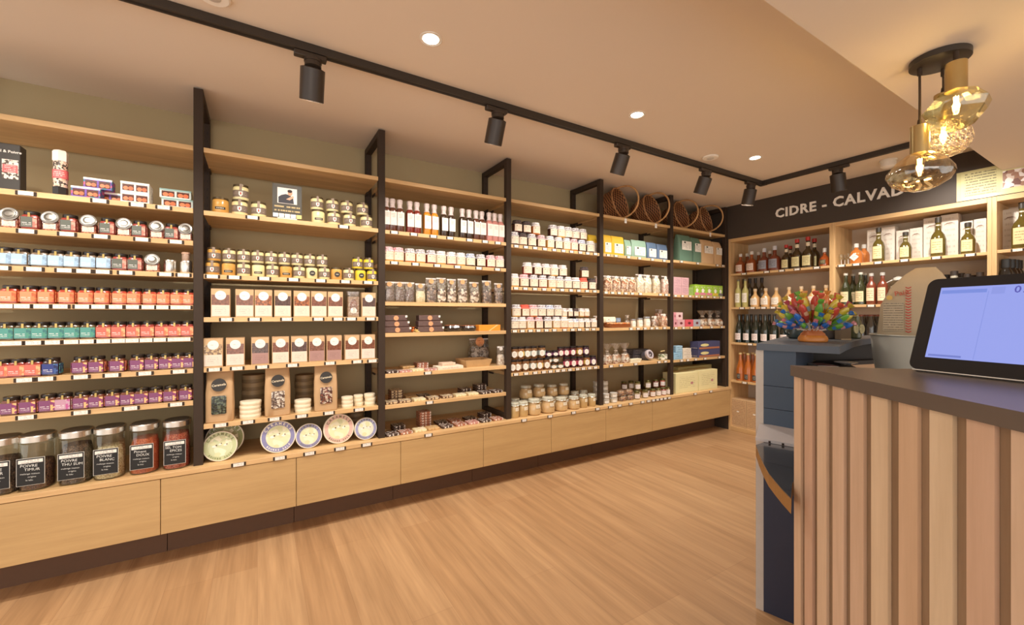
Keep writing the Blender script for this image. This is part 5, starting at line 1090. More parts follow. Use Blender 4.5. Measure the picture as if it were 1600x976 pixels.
# right cabinet
y0, y1 = gy(1564, BX - .05), gy(1593, BX - .05)
put('spirit_carton', 'wbr', wbox(y0 - y1, .3), BX, (y0 + y1) / 2, cz[2][0] + .0003, 'white calvados carton in the right cabinet at picture edge', 'box', rz=-PI / 2)
cput('calvados_bottle', 'calr', calva(.32, .05), 1597.5, CXF + .07, cz[2][0] + .0003, 'big calvados bottle cut by the right picture edge', 'bottle')
bk = bottle([(.03, 0), (.033, .004), (.033, .2), (.028, .22), (.022, .23), (.022, .29)], (30, 28, 26), cap=(.0235, .24, .3, (40, 40, 40)))
for k, (px, X) in enumerate(((1572, .05), (1580, .11), (1586, .17), (1590.5, .23))): cput('black_bottle', 'bk', bk, px, CXF + X, cz[2][1] + .0003, 'black bottle in the right cabinet, %s from front' % ORD[k], 'bottle', 'black bottles of the right cabinet')
# middle cabinet second shelf
z = cz[1][1] + .0003
dk = bottle([(.036, 0), (.04, .004), (.04, .13), (.032, .16), (.016, .2), (.014, .215), (.014, .26)], (48, 52, 26), label=(.025, .115, .75, (236, 214, 170), (110, 80, 50)), cap=(.0165, .2605, .28, (210, 205, 190)))
cl = bottle([(.033, 0), (.036, .004), (.036, .15), (.03, .175), (.014, .2), (.0135, .22), (.0135, .24)], (126, 62, 42), label=(.03, .14, .75, (246, 222, 186), (140, 100, 70)), cap=(.0165, .2405, .265, (190, 186, 178)))
for k, (px, X) in enumerate(((1321.5, .05), (1345, .05), (1333, .16), (1352, .17))): cput('cider_bottle', 'dk', dk, px, CXF + X, z, 'olive green bottle, %s %s, second shelf of middle cabinet' % (('front', 'front', 'rear', 'rear')[k], ('left', 'right', 'left', 'right')[k]), 'bottle', 'olive green bottles')
for k, px in enumerate((1361.5, 1379)): cput('liqueur_bottle', 'cl', cl, px, CXF + .05, z, 'red brown bottle with cream label, %s of two' % ('left', 'right')[k], 'bottle', 'red brown bottles')
def dispenser():
    b = MB().lathe([(.045, .03), (.052, .036), (.052, .15), (.04, .175), (.03, .18)], GLASSM, 24, 4.)
    s_ = MB().box(-.048, .048, -.04, .04, 0, .028, plain((190, 186, 178), .3, coat=.5), .004)
    h_ = MB().tube([(-.05, -.02, .06), (-.075, -.02, .08), (-.082, -.02, .12), (-.065, -.02, .165), (-.03, -.02, .185)], .004, plain((226, 222, 216), .2, coat=.8), 8)
    l_ = MB().box(-.03, .03, -.0545, -.0532, .1, .135, printed((246, 236, 214), (130, 110, 90), 3, (.2, .8)))
    c_ = MB().lathe([(.028, .1805), (.031, .183), (.031, .2), (.01, .21)], plain((215, 210, 200), .25, coat=.6), 20)
    sp_ = MB().loft([(.045, .02, .012, 0, -.062), (.06, .024, .014, 0, -.062), (.075, .018, .010, 0, -.062)], STEEL, 14, 3)
    return [('glass_body', b, [('paper_label', l_, None)]), ('stand', s_, None), ('handle', h_, None), ('lid', c_, None), ('spout_plate', sp_, None)]
for k, px in enumerate((1404, 1437)): cput('glass_dispenser', 'disp', dispenser, px, CXF + .08, z, 'clear glass dispenser jug with curved handle, %s of two' % ('left', 'right')[k], 'jug', 'glass dispensers', s=1.08)
cf = bottle([(.045, 0), (.052, .006), (.056, .05), (.046, .11), (.019, .17), (.0185, .215)], (192, 188, 170), rough=.08, cap=(.0225, .2155, .25, (56, 46, 40)), neck=(.0215, .2, .208, (200, 196, 180)))
for k, (px, X, s_) in enumerate(((1467, .06, 1.), (1491, .06, 1.07), (1511.5, .06, .95), (1531.5, .06, .98), (1479, .18, 1.), (1502, .18, 1.02), (1520, .18, .93))): cput('clear_carafe', 'cf', cf, px, CXF + X, z, 'clear long necked carafe with dark stopper, %s %s' % (ORD[k if k < 4 else k - 4], 'in front' if k < 4 else 'at the back'), 'carafe', 'clear carafes with dark stoppers', s=s_ * .9)
z = cz[1][2] + .0003
ch = bottle([(.03, 0), (.034, .004), (.036, .12), (.03, .15), (.02, .19), (.016, .22)], (44, 38, 32), cap=(.018, .2205, .235, (120, 60, 40)))
for k, px in enumerate((1346, 1353.5, 1361, 1368.5, 1376)): cput('cider_bottle', 'chb', ch, px, CXF + .05 + (k % 2) * .1, z, 'dark bottle on the third shelf, %s from left of five' % ORD[k], 'bottle', 'dark bottles above the till desk', s=.95)

# sign and notice
WORD = 'CIDRE - CALVADOS'
def sx(w_): me = text_mesh(w_, .122, WHITE, .006, .0032, 1.12); xs = [v.co.x for v in me.vertices]; return me, min(xs), max(xs)
me, lo_, hi_ = sx(WORD); W0 = hi_ - lo_
yl, yr = gy(1211.7, XB - .01), gy(1458, XB - .01)
sg = thing('wall_sign', 'raised white letters CIDRE - CALVADOS on the dark fascia', 'sign', (XB - .0075, yl, 2.214), -PI / 2); sg.scale = ((yl - yr) / W0, 1, 1)
SGM = plain((248, 242, 232), .5, var=.02)
for k, ch_ in enumerate(WORD):
    if ch_ == ' ': continue
    m0, a0, b0 = sx(WORD[:k + 1]); m1, a1, b1 = sx(ch_); m1.transform(Matrix.Translation(((b0 - a0) - b1, 0, 0))); m1.materials.clear(); m1.materials.append(SGM); raw('letter', m1, sg)
ya, yb = .947, .60
nb = thing('notice', 'laminated pale green notice with printed lines and photo', 'notice', (XB - .004, (ya + yb) / 2, 2.082))
raw('sheet', MB().box(-.001, .0005, -(ya - yb) / 2, (ya - yb) / 2, 0, .21, plain((208, 200, 146), .25, var=.03, coat=.5)).mesh('sheet'), nb)
raw('printed_text', MB().box(-.0016, -.0011, -.04, .15, .02, .195, printed((208, 200, 146), (70, 60, 45), 9, (.05, .97), (.1, .9), .42, axes='yz', xs=18.)).mesh('printed_text'), nb)
raw('photograph', MB().box(-.0018, -.0011, -.165, -.05, .04, .16, spots([(150, 110, 90), (200, 180, 165), (110, 70, 60), (225, 215, 210)], 40, .3)).mesh('photograph'), nb)

# ================================================================== CEILING FITTINGS
TR = plain((52, 44, 37), .45, 0, .05)
c = (0, 2.04, CE)
tm = MB().box(XN, 3.81, 2.022, 2.058, CE - .036, CE - .0005, TR, .001)
tr = thing('lighting_track', 'black ceiling track running along the shelves and turning', 'lighting track', (0, 0, CE))
raw('long_rail', tm.mesh('long_rail', (0, 0, CE)), tr)
raw('rail_slot', MB().box(XN, 3.8, 2.034, 2.046, CE - .0368, CE - .0362, plain((20, 17, 15), .6)).mesh('rail_slot', (0, 0, CE)), tr)
raw('corner_piece', MB().box(3.811, 3.850, 2.0, 2.0585, CE - .038, CE - .0005, TR, .001).mesh('corner_piece', (0, 0, CE)), tr)
raw('cross_rail', MB().box(3.812, 3.848, Y0 + .002, 1.999, CE - .036, CE - .0005, TR, .001).mesh('cross_rail', (0, 0, CE)), tr)
SPM = plain((56, 45, 36), .4, 0, .06)
def spot_proto():
    ad = MB().box(-.075, .055, -.016, .016, -.022, 0, SPM, .003).lathe([(.036, -.036), (.036, -.0225)], SPM, 24)
    kn = MB().lathe([(.022, -.062), (.034, -.056), (.034, -.0365)], SPM, 24)
    return [('track_adapter', ad, None), ('swivel', kn, None)]
def spot_head():
    return MB().lathe([(.03, -.005), (.044, -.01), (.044, -.125), (.041, -.127), (.040, -.09), (.001, -.088)], SPM, 32, cap=False).lathe([(.001, -.004), (.03, -.0045)], SPM, 32, cap=False)
hm = spot_head().mesh('lamp_head'); lm = MB().lathe([(.001, -.0905), (.036, -.0905)], glow((255, 225, 180), 6.), 24, cap=False).mesh('lens')
SPOTS = [(-1.75, 2.04, 24, 0, 'off-picture'), (-.8, 2.04, 24, 0, ''), (.21, 2.04, 23, 0, 'nearest the camera, above the first frame'), (1.145, 2.04, 24, 0, 'above the third bay'), (2.12, 2.04, 26, 0, 'above the fourth bay'), (3.03, 2.04, 24, 0, 'above the baskets'), (3.66, 2.04, 12, 10, 'beside the corner of the track'), (3.83, 1.47, 14, 0, 'on the cross rail above the sign'), (3.83, .92, 38, 0, 'behind the glass pendants')]
for (x, y, tilt, yaw, lab) in SPOTS:
    if not lab: lab = 'left of the picture, above the spice jars'
    if lab == 'off-picture': lab = 'farthest left on the track, outside the picture'
    vert = y < 1.9; rz = PI / 2 if vert else 0
    r = put('track_spotlight', 'spotp', spot_proto, x, y, CE - .0372, 'black cylindrical track spotlight ' + lab, 'spotlight', 'spotlights on the ceiling track', rz=rz)
    h = raw('lamp_head', hm, r); h.location = (0, 0, -.05); h.scale = (1.14, 1.14, 1.12)
    h.rotation_euler = (math.radians(-tilt if vert else tilt), 0, math.radians(yaw))
    raw('lens', lm, h)
    l = bpy.data.lights.new('spot_lamp', 'SPOT'); l.energy = SPOT_W; l.color = WARM; l.spot_size = math.radians(125); l.spot_blend = .8; l.shadow_soft_size = .03
    lo = bpy.data.objects.new('spot_lamp', l); COL.link(lo); lo.parent = h; lo.location = (0, 0, -.096)
DL = [(.636, 1.72, 'nearest the camera'), (1.92, 1.74, 'middle one in view'), (3.204, 1.754, 'farthest, near the corner of the track'), (-.65, 1.72, 'outside the picture at left'), (-.65, -.6, 'behind the camera, left'), (.636, -.6, 'behind the camera, right'), (.9, -1.4, 'behind the till')]
dl_r = MB().lathe([(.047, -.004), (.047, -.0005), (.034, -.0005), (.036, -.004)], WHITE, 28, cap=False).mesh('trim_ring'); dl_g = MB().lathe([(.001, -.002), (.034, -.002)], glow((255, 244, 224), 14.), 24, cap=False).mesh('lens')
for (x, y, lab) in DL:
    zc = ZD if y < Y0 else CE
    o = thing('ceiling_downlight', 'small round recessed ceiling light, ' + lab, 'ceiling light', (x, y, zc), group='recessed ceiling lights')
    raw('trim_ring', dl_r, o); raw('lens', dl_g, o)
    l = bpy.data.lights.new('down_lamp', 'SPOT'); l.energy = DOWN_W; l.color = WARM; l.spot_size = math.radians(150); l.spot_blend = 1.; l.shadow_soft_size = .05
    lo = bpy.data.objects.new('down_lamp', l); COL.link(lo); lo.location = (x, y, zc - .02)
sd = lambda: [('housing', MB().lathe([(.05, -.012), (.055, -.008), (.055, -.0005)], WHITE, 28), None), ('grille', MB().lathe([(.02, -.016), (.026, -.0125)], plain((205, 200, 192), .6), 20), None)]
put('smoke_detector', 'sd', sd, 2.904, 1.92, CE, 'flat round white smoke detector between the far downlights', 'smoke detector')
put('smoke_detector', 'sd2', lambda: [('housing', MB().lathe([(.03, -.06), (.045, -.05), (.048, -.0005)], WHITE, 28), None), ('base_ring', MB().lathe([(.053, -.008), (.053, -.0006)], WHITE, 28), None)], 4.128, 1.254, CE, 'deeper white alarm sensor above the sign', 'alarm sensor')
put('smoke_detector', 'sd', None, -.14, 1.90, CE, 'white round detector cut by the top picture edge', 'smoke detector')

# pendant lamp
DZ = ZD
px_, py_ = dxy(1468, 1.63)
pl = thing('pendant_canopy', 'dark round ceiling plate carrying three glass pendants', 'lamp', (px_, py_, DZ))
raw('canopy_plate', MB().lathe([(.085, -.024), (.088, -.022), (.088, -.0005)], TR, 40).mesh('canopy_plate'), pl)
AMG = clear((.98, .86, .62), .16, .04, .6, .6, 'amber_glass', 14.); AMG2 = clear((.97, .87, .66), .22, .06, .7, 1., 'hammered_glass', 70.); AMG3 = clear((.84, .82, .58), .18, .03, .55, .25, 'faceted_glass', 6.)
BRS = plain((196, 176, 128), .28, 1., .04)
def pend(px, d, zt, zb, capr, gprof, mat, seg, smooth, wave, lab, rot=0., sx=1., sy=1., n=2.):
    x, y = dxy(px, d); z_cap0 = 1.25 + zt * d / FP; z_cap1 = 1.25 + zb * d / FP       # top and bottom of the brass holder
    o = thing('glass_pendant', lab, 'pendant lamp', (x, y, z_cap1), group='three glass pendants')
    raw('cord', MB().tube([(0, 0, z_cap0 - z_cap1 - .002), (.002, 0, (DZ - .03 - z_cap1 + z_cap0 - z_cap1) / 2), (0, 0, DZ - .026 - z_cap1)], .0042, BLACK, 8).lathe([(.009, z_cap0 - z_cap1), (.006, z_cap0 - z_cap1 + .025)], BLACK, 12).lathe([(.008, DZ - .05 - z_cap1), (.008, DZ - .0245 - z_cap1)], BLACK, 12).mesh('cord'), o)
    raw('brass_holder', MB().lathe([(capr, 0), (capr, z_cap0 - z_cap1 - .001), (capr * .96, z_cap0 - z_cap1), (.001, z_cap0 - z_cap1)], BRS, 32).mesh('brass_holder'), o)
    raw('glass_shade', MB().lathe(gprof, mat, seg, n, cap=False, smooth=smooth, wave=wave, rot=rot, sx=sx, sy=sy).mesh('glass_shade'), o)
    bz = gprof[-1][1] * .45
    b = raw('bulb', MB().lathe([(.012, -.004), (.014, -.02), (.014, bz * 1.15), (.008, bz * 1.3), (.001, bz * 1.33)], clear((1, .95, .85), .08, .03, .3, 0., 'bulb_glass'), 20, cap=False).mesh('bulb'), o)
    fl = MB()
    for k in range(4): a = k * PI / 2; fl.tube([(.006 * math.cos(a), .006 * math.sin(a), -.02), (.004 * math.cos(a), .004 * math.sin(a), bz * 1.05)], .0016, glow((255, 205, 130), 55., 'filament'), 6)
    raw('filament', fl.mesh('filament'), b)
    l = bpy.data.lights.new('pendant_light', 'POINT'); l.energy = BULB_W; l.color = (1, .74, .42); l.shadow_soft_size = .02
    lo = bpy.data.objects.new('pendant_light', l); COL.link(lo); lo.location = (x, y, z_cap1 + bz * .7)
pend(1437, 1.666, 295, 252, .0295, [(.031, .001), (.042, -.004), (.078, -.035), (.099, -.068), (.101, -.085), (.088, -.112), (.055, -.135), (.024, -.146), (.001, -.148)], AMG, 48, True, lambda a, z: .022 * math.sin(12 * a + z * 30), 'lowest pendant with wide flattened amber swirl glass')
pend(1474, 1.67, 345, 302, .028, [(.030, .001), (.055, -.012), (.078, -.045), (.084, -.075), (.078, -.105), (.055, -.13), (.024, -.142), (.001, -.145)], AMG2, 40, True, None, 'middle pendant with round hammered amber glass')
pend(1494, 1.555, 394, 350, .0305, [(.032, .001), (.058, -.012), (.094, -.055), (.082, -.082), (.048, -.13), (.024, -.143), (.001, -.146)], AMG3, 7, False, None, 'uppermost pendant with faceted smoky glass', .3)

# ================================================================== NEAR COUNTER (slatted, with till screen)
def rd(r, d): return (d * FW[0] + r * RT[0], d * FW[1] + r * RT[1])
ZT = 1.102; TT = .031; K = (CH - ZT + TT) * FP if False else (1.25 - ZT + TT) * FP
def edge(px, off=0.):       # front edge of the counter: pixel column -> point on the lower edge line
    y_ = 587.3 + .2428 * (px - 1241); d = K / (y_ - HOR); r = (px - 800) / FP * d
    return (r + off, d)
TOPM = plain((98, 86, 77), .32, 0, .05, 8, spec=.5)
tip = edge(1238, -.006)
fr = [edge(q, -.006) for q in (1242, 1300, 1400, 1500, 1600, 1700)] + [(.775, .40), (.80, .1)]
kt = (1.25 - ZT) * FP
bk_ = [(.0 + (1300 - 800) / FP * kt / 80.5, kt / 80.5), ((1403 - 800) / FP * kt / 83.8, kt / 83.8), (1.7, 1.12), (1.7, .1)]
pts = [rd(*q) for q in ([tip] + fr)] + [rd(*q) for q in (bk_[3], bk_[2], bk_[1], bk_[0])]
base = rd(1.1, .8)
ct = thing('till_counter', 'slatted wooden till counter with dark top, nearest the camera', 'counter', (base[0], base[1], 0))
off = (base[0], base[1], 0)
raw('worktop', MB().prism(pts, ZT - TT, ZT, TOPM).mesh('worktop', off), ct)
pan = [rd(*edge(q, .009)) for q in (1243, 1300, 1400, 1500, 1600, 1700)] + [rd(.793, .40), rd(.818, .1), rd(1.6, .1), rd(1.6, 1.05), rd(1.1, 1.09)]
SLD = wood((146, 120, 94), 'z', .6, .16)
raw('counter_body', MB().prism(pan, 0, ZT - TT - .0005, SLD).mesh('counter_body', off), ct)
FX = [(1240.6, 1250.9), (1257, 1269), (1276.7, 1291.2), (1300.8, 1318), (1328.3, 1349), (1361, 1386.9), (1404, 1433.3), (1452.3, 1488.4), (1510, 1553.8), (1579.6, 1634), (1668, 1740), (1790, 1880)]
cols_ = [(208, 178, 150), (203, 168, 144), (212, 184, 156), (208, 178, 152), (204, 174, 148), (212, 187, 157), (203, 171, 141), (213, 190, 160), (201, 168, 143), (210, 182, 156), (210, 172, 136), (214, 180, 142)]
for k, (a, b_) in enumerate(FX):
    p0, p1 = edge(a), edge(b_)
    q = [rd(p0[0], p0[1]), rd(p1[0], p1[1]), rd(p1[0] + .0085, p1[1]), rd(p0[0] + .0085, p0[1])]
    raw('slat', MB().prism(q, 0, ZT - TT - .001, wood(cols_[k], 'z', .55, .1)).mesh('slat', off), ct)
# screen
B0 = (1.056, 1.12); wv = (.234, -.972); nb_ = (.972, .234); ZS0 = ZT + .007; tau = math.radians(18); SW, SH, STH = .395, .249, .014
X0, Y0_ = rd(*B0)
ex = Vector((*[wv[0] * RT[i] + wv[1] * FW[i] for i in (0, 1)], 0)).normalized(); nbk = Vector((*[nb_[0] * RT[i] + nb_[1] * FW[i] for i in (0, 1)], 0)).normalized()
ez = (Vector((0, 0, 1)) * math.cos(tau) + nbk * math.sin(tau)).normalized(); ey = ez.cross(ex).normalized()
MT = Matrix(((ex.x, ey.x, ez.x, X0), (ex.y, ey.y, ez.y, Y0_), (ex.z, ey.z, ez.z, ZS0), (0, 0, 0, 1)))
def rrect(x0, x1, z0, z1, r, n=6):
    o_ = []
    for cx, cz_, a0 in ((x1 - r, z0 + r, -PI / 2), (x1 - r, z1 - r, 0), (x0 + r, z1 - r, PI / 2), (x0 + r, z0 + r, PI)):
        for i in range(n + 1): a = a0 + PI / 2 * i / n; o_.append((cx + r * math.cos(a), cz_ + r * math.sin(a)))
    return o_
ts = thing('till_screen', 'black framed touch screen till with blue lit display', 'screen'); ts.matrix_world = MT
BZ = plain((34, 29, 27), .6, 0, .04, spec=.25)
raw('bezel', MB().plate(rrect(0, SW, 0, SH, .02), 0, STH, BZ).mesh('bezel'), ts)
dsp = raw('display', MB().box(.032, SW - .03, -.001, -.0002, .034, SH - .026, glow((150, 162, 236), .72, 'lit_display')).mesh('display'), ts)
raw('status_bar', MB().box(.036, .124, -.0016, -.0011, SH - .043, SH - .034, glow((122, 144, 226), .68, 'lit_bar')).mesh('status_bar'), dsp)
raw('side_divider', MB().box(.127, .128, -.0016, -.0011, .036, SH - .04, glow((138, 152, 228), .68, 'lit_line')).mesh('side_divider'), dsp)
raw('footer_text', MB().box(.038, .104, -.0016, -.0011, .038, .043, glow((120, 134, 214), .64, 'lit_text')).mesh('footer_text'), dsp)
raw('total_box', MB().box(.133, .156, -.0016, -.0011, SH - .048, SH - .031, glow((142, 155, 230), .7, 'lit_box')).mesh('total_box'), dsp)
tx = text_mesh('0.00', .024, glow((90, 90, 190), .6, 'lit_digits'), .0002, .0002, 1.2); tx.transform(Matrix.Translation((.196, -.0018, SH - .047))); raw('total_digits', tx, dsp)
raw('screen_stand', MB().box(.10, .30, STH + .001, STH + .09, -.003, .004, plain((150, 148, 146), .3, 1.)).box(.17, .23, STH + .001, STH + .02, .0045, .14, plain((150, 148, 146), .3, 1.)).mesh('screen_stand'), ts)
raw('lower_edge', MB().box(.01, SW - .01, -.0006, STH + .03, -.0025, -.0004, plain((214, 208, 200), .35)).mesh('lower_edge'), ts)

# ================================================================== BLUE DESK BEHIND
BLU = plain((62, 78, 98), .5, 0, .05, 6); NAVY = plain((44, 50, 72), .5, 0, .05, 6); DTOP = plain((84, 92, 104), .45, 0, .06, 10); PUT = plain((196, 188, 180), .55)
ZK = 1.13
def at(px, y_, z): d = (1.25 - z) * FP / (y_ - HOR); return ((px - 800) / FP * d, d)
A_, B_, C_, D_ = at(1182, 536.2, ZK), at(1312, 541.5, ZK), at(1361, 528.4, ZK), at(1228, 525, ZK)
crv = [at(1322, 537, ZK), at(1335, 532.5, ZK), at(1348, 530, ZK)]
dk_o = rd(1.4, 1.95)
ds = thing('service_desk', 'blue grey service desk with curved back edge behind the counter', 'desk', (dk_o[0], dk_o[1], 0)); of2 = (dk_o[0], dk_o[1], 0)
C2, E2 = (2.45, 2.15), (2.45, 2.55)
raw('desk_top', MB().prism([rd(*q) for q in (A_, B_, *crv, C_, C2, E2, D_)], ZK - .028, ZK, DTOP).mesh('desk_top', of2), ds)
def lerp(p, q, t_): return (p[0] + (q[0] - p[0]) * t_, p[1] + (q[1] - p[1]) * t_)
ins = .012
P0 = (A_[0] + .004, A_[1] + ins); P1 = lerp(P0, (B_[0], B_[1] + ins), .105)
PD = (D_[0] - .0, D_[1] - .01)
sv = (PD[0] - P0[0], PD[1] - P0[1])
raw('side_panel', MB().prism([rd(*q) for q in (P0, P1, (P1[0] + sv[0], P1[1] + sv[1]), PD)], 0, ZK - .0285, PUT).mesh('side_panel', of2), ds)
P2 = lerp(P0, (B_[0], B_[1] + ins), .52)
e1 = lerp(P1, P2, .004)
raw('front_panel', MB().prism([rd(*q) for q in (e1, P2, (P2[0] + sv[0] * .8, P2[1] + sv[1] * .8), (P1[0] + .003 + sv[0] * .8, P1[1] + sv[1] * .8))], .955, ZK - .0285, BLU).mesh('front_panel', of2), ds)
raw('drawer', MB().prism([rd(*q) for q in (e1, P2, (P2[0] + sv[0] * .8, P2[1] + sv[1] * .8), (P1[0] + .003 + sv[0] * .8, P1[1] + sv[1] * .8))], .86, .953, BLU).mesh('drawer', of2), ds)
P3 = (B_[0], B_[1] + ins)
raw('drawer', MB().prism([rd(*q) for q in (e1, P2, (P2[0] + sv[0] * .8, P2[1] + sv[1] * .8), (P1[0] + .003 + sv[0] * .8, P1[1] + sv[1] * .8))], .74, .858, BLU).mesh('drawer', of2), ds)
raw('lower_body', MB().prism([rd(*q) for q in (e1, P3, (2.3, 2.2), (P1[0] + .01 + sv[0] * .9, P1[1] + sv[1] * .9))], 0, .70, NAVY).mesh('lower_body', of2), ds)
raw('added_dark_back', MB().prism([rd(P2[0] + sv[0] * .72, P2[1] + sv[1] * .72), rd(P2[0] + sv[0] * .74, P2[1] + sv[1] * .74 + .02), rd(2.3, 2.32), rd(2.3, 2.3)], 1.0205, ZK - .0285, plain((40, 32, 28), .6)).mesh('added_dark_back', of2), ds)  # dark sheet added so the open compartment looks as dark as shade
raw('low_wing', MB().prism([rd(*q) for q in ((1.52, 1.60), (1.95, 1.60), (1.95, 2.0), (1.52, 2.0))], 0, .90, NAVY).mesh('low_wing', of2), ds)
raw('inner_shelf', MB().prism([rd(*q) for q in (lerp(P2, P3, .02), P3, (1.50, 1.82), (1.64, 2.08), (2.3, 2.3), (P2[0] + sv[0] * .75 + .01, P2[1] + sv[1] * .75))], 1.0, 1.02, plain((40, 32, 28), .5)).mesh('inner_shelf', of2), ds)
# curved lower shelf
ZL = .742
cp = [at(px, y_, ZL) for px, y_ in ((1181, 696), (1185.5, 709), (1192, 724), (1201, 740), (1210.5, 752), (1221.6, 765), (1236, 780))]
cv = thing('curved_ledge', 'dark curved ledge with golden edge on the blue desk', 'ledge', (rd(1.2, 1.5)[0], rd(1.2, 1.5)[1], ZL))
of3 = (rd(1.2, 1.5)[0], rd(1.2, 1.5)[1], ZL)
endp = [(.836, 1.254), (.90, 1.33), (1.08, 1.40), (1.19, 1.56), (1.12, 1.75)]
raw('ledge_top', MB().prism([rd(*q) for q in cp + endp], ZL + .0005, ZL + .003, plain((46, 44, 44), .18, 0, .05, coat=.6)).mesh('ledge_top', of3), cv)
raw('ledge_edge', MB().prism([rd(*q) for q in cp + endp], ZL - .04, ZL, plain((150, 108, 58), .4, var=.1)).mesh('ledge_edge', of3), cv)
t0, t1, t2, t3 = at(1187, 661, ZL + .05), at(1256, 670, ZL + .05), at(1256, 697, ZL + .014), at(1180.5, 684, ZL + .014)
def wedge(q, z0, zh, mat):
    p_ = [rd(*v_) for v_ in q]; vs = [(x, y, z0) for x, y in p_] + [(p_[0][0], p_[0][1], zh), (p_[1][0], p_[1][1], zh), (p_[2][0], p_[2][1], z0 + .012), (p_[3][0], p_[3][1], z0 + .012)]
    return MB().add(vs, [(3, 2, 1, 0), (4, 5, 6, 7), (0, 1, 5, 4), (1, 2, 6, 5), (2, 3, 7, 6), (3, 0, 4, 7)], mat)
tro = rd(*lerp(t0, t2, .5))
tt = thing('sloping_tray', 'pale silver sloping tray on the curved ledge', 'tray', (tro[0], tro[1], ZL + .004)); of4 = (tro[0], tro[1], ZL + .004)
raw('tray_body', wedge((t0, t1, t2, t3), ZL + .004, ZL + .05, plain((190, 184, 184), .35, .2, .05)).mesh('tray_body', of4), tt)
fe = MB()
for k in range(3):
    q = lerp(t3, t2, .3 + k * .28); x_, y_ = rd(q[0], q[1] - .001); fe.lathe([(.004, ZL + .0055), (.004, ZL + .012)], BLACK, 10, cx=x_, cy=y_)
raw('catch_dots', fe.mesh('catch_dots', of4), tt)

# things on the desk
def on(px, y_, z=ZK): r_, d_ = at(px, y_, z); return rd(r_, d_)
bx, by = on(1270, 533.5)
bowl = thing('orange_pot', 'low round orange pot holding the lollipops', 'pot', (bx, by, ZK))
raw('pot_body', MB().lathe([(.052, 0), (.056, .004), (.057, .014), (.052, .026), (.047, .03)], plain((206, 128, 52), .4, var=.1, coat=.3), 32).mesh('pot_body'), bowl)
raw('pot_top', MB().lathe([(.0475, .0302), (.046, .036), (.03, .052), (.012, .056)], plain((196, 116, 70), .45, var=.1), 28).mesh('pot_top'), bowl)
rnd = random.Random(11)
def lolly(c1, c2, c3, seed):
    def fn():
        r2 = random.Random(seed)
        st = MB().tube([(0, 0, 0), (0, 0, .075)], .0019, plain((245, 242, 236), .4), 6)
        w1 = MB().lathe([(.003, .05), (.0105, .062), (.0150, .085), (.0150, .122), (.009, .142), (.0035, .149)], plain(c1, .3, var=.15, scale=60, coat=.5), 10, wave=lambda a, z: .14 * math.sin(3 * a + z * 90))
        w2 = MB().lathe([(.0035, .1495), (.008, .153), (.010, .160), (.012, .166)], plain(c2, .35, var=.2, coat=.4), 10, cap=False, wave=lambda a, z: .3 * math.sin(4 * a))
        w3 = MB().lathe([(.0157, .092), (.0157, .114)], plain(c3, .35), 10, cap=False, wave=lambda a, z: .14 * math.sin(3 * a + z * 90))
        w0 = MB().lathe([(.002, .046), (.0075, .05), (.006, .062)], plain(c2, .35, var=.2, coat=.4), 8, cap=False)
        return [('stick', st, None), ('wrapper', w1, [('wrapper_band', w3, None)]), ('twisted_end', w2, None), ('wrapper_foot', w0, None)]
    return fn
LC = {'blue and pink': ((44, 108, 196), (214, 140, 148), (220, 156, 158)), 'green and blue': ((104, 166, 60), (62, 122, 190), (70, 130, 200)), 'yellow': ((204, 184, 56), (196, 174, 62), (140, 164, 176)), 'green': ((92, 158, 60), (108, 172, 70), (200, 186, 76)), 'red': ((190, 70, 56), (206, 96, 66), (220, 170, 140)), 'orange': ((206, 124, 60), (210, 144, 70), (170, 180, 112)), 'magenta': ((146, 50, 78), (180, 76, 90), (214, 146, 130))}
rings = [(14, 72, .76, ['blue and pink', 'blue and pink', 'green and blue']), (13, 57, .88, ['blue and pink', 'yellow', 'yellow', 'green and blue']), (12, 42, 1.0, ['yellow', 'green', 'magenta', 'red', 'orange']), (9, 27, 1.08, ['green', 'red', 'orange', 'yellow']), (5, 13, 1.1, ['orange', 'red', 'green'])]
DIRS = ['to the front', 'front right', 'right', 'rear right', 'to the rear', 'rear left', 'left', 'front left']
for ri, (n_, tilt, s_, cs) in enumerate(rings):
    for k in range(n_):
        a = 2 * PI * (k + .5 * (ri % 2)) / n_ + rnd.uniform(-.12, .12); tl = math.radians(tilt + rnd.uniform(-5, 5)); nm = cs[(k * 2 + ri) % len(cs)] if k % 3 else rnd.choice(cs)
        nm0 = nm; r0 = .016 + .008 * (4 - ri) * .5
        tier = ('lowest', 'second', 'third', 'fourth', 'topmost')[ri]
        d_ = Vector((math.sin(tl) * math.cos(a), math.sin(tl) * math.sin(a), math.cos(tl)))
        o = put('lollipop', ('lol', nm), lolly(*LC[nm], 1), bx + r0 * math.cos(a), by + r0 * math.sin(a), ZK + .05, '%s wrapped lollipop pointing %s in the %s ring' % (nm, DIRS[int(((a - (AZ + PI)) % (2 * PI)) / (PI / 4) + .5) % 8], tier), 'lollipop', '%s lollipops of the %s ring' % (nm, tier), s=s_)
        o.rotation_euler = d_.to_track_quat('Z', 'Y').to_euler()
def mug():
    b = MB().lathe([(.03, 0), (.04, .006), (.045, .03), (.042, .07), (.044, .085), (.041, .085), (.038, .06), (.001, .01)], plain((52, 66, 66), .3, coat=.5, var=.15), 28, cap=False).lathe([(.001, .0005), (.03, .0002)], plain((52, 66, 66), .3), 20, cap=False)
    h_ = MB().tube([(-.042, 0, .07), (-.062, 0, .066), (-.07, 0, .045), (-.06, 0, .026), (-.042, 0, .02)], .005, plain((52, 66, 66), .3, coat=.5), 8)
    p_ = MB().patch(.0462, -.6, .6, .02, .06, spots([(60, 76, 76), (190, 190, 170), (60, 76, 76)], 60, .4), 8)
    return [('mug_body', b, None), ('handle', h_, None), ('painted_motif', p_, None)]
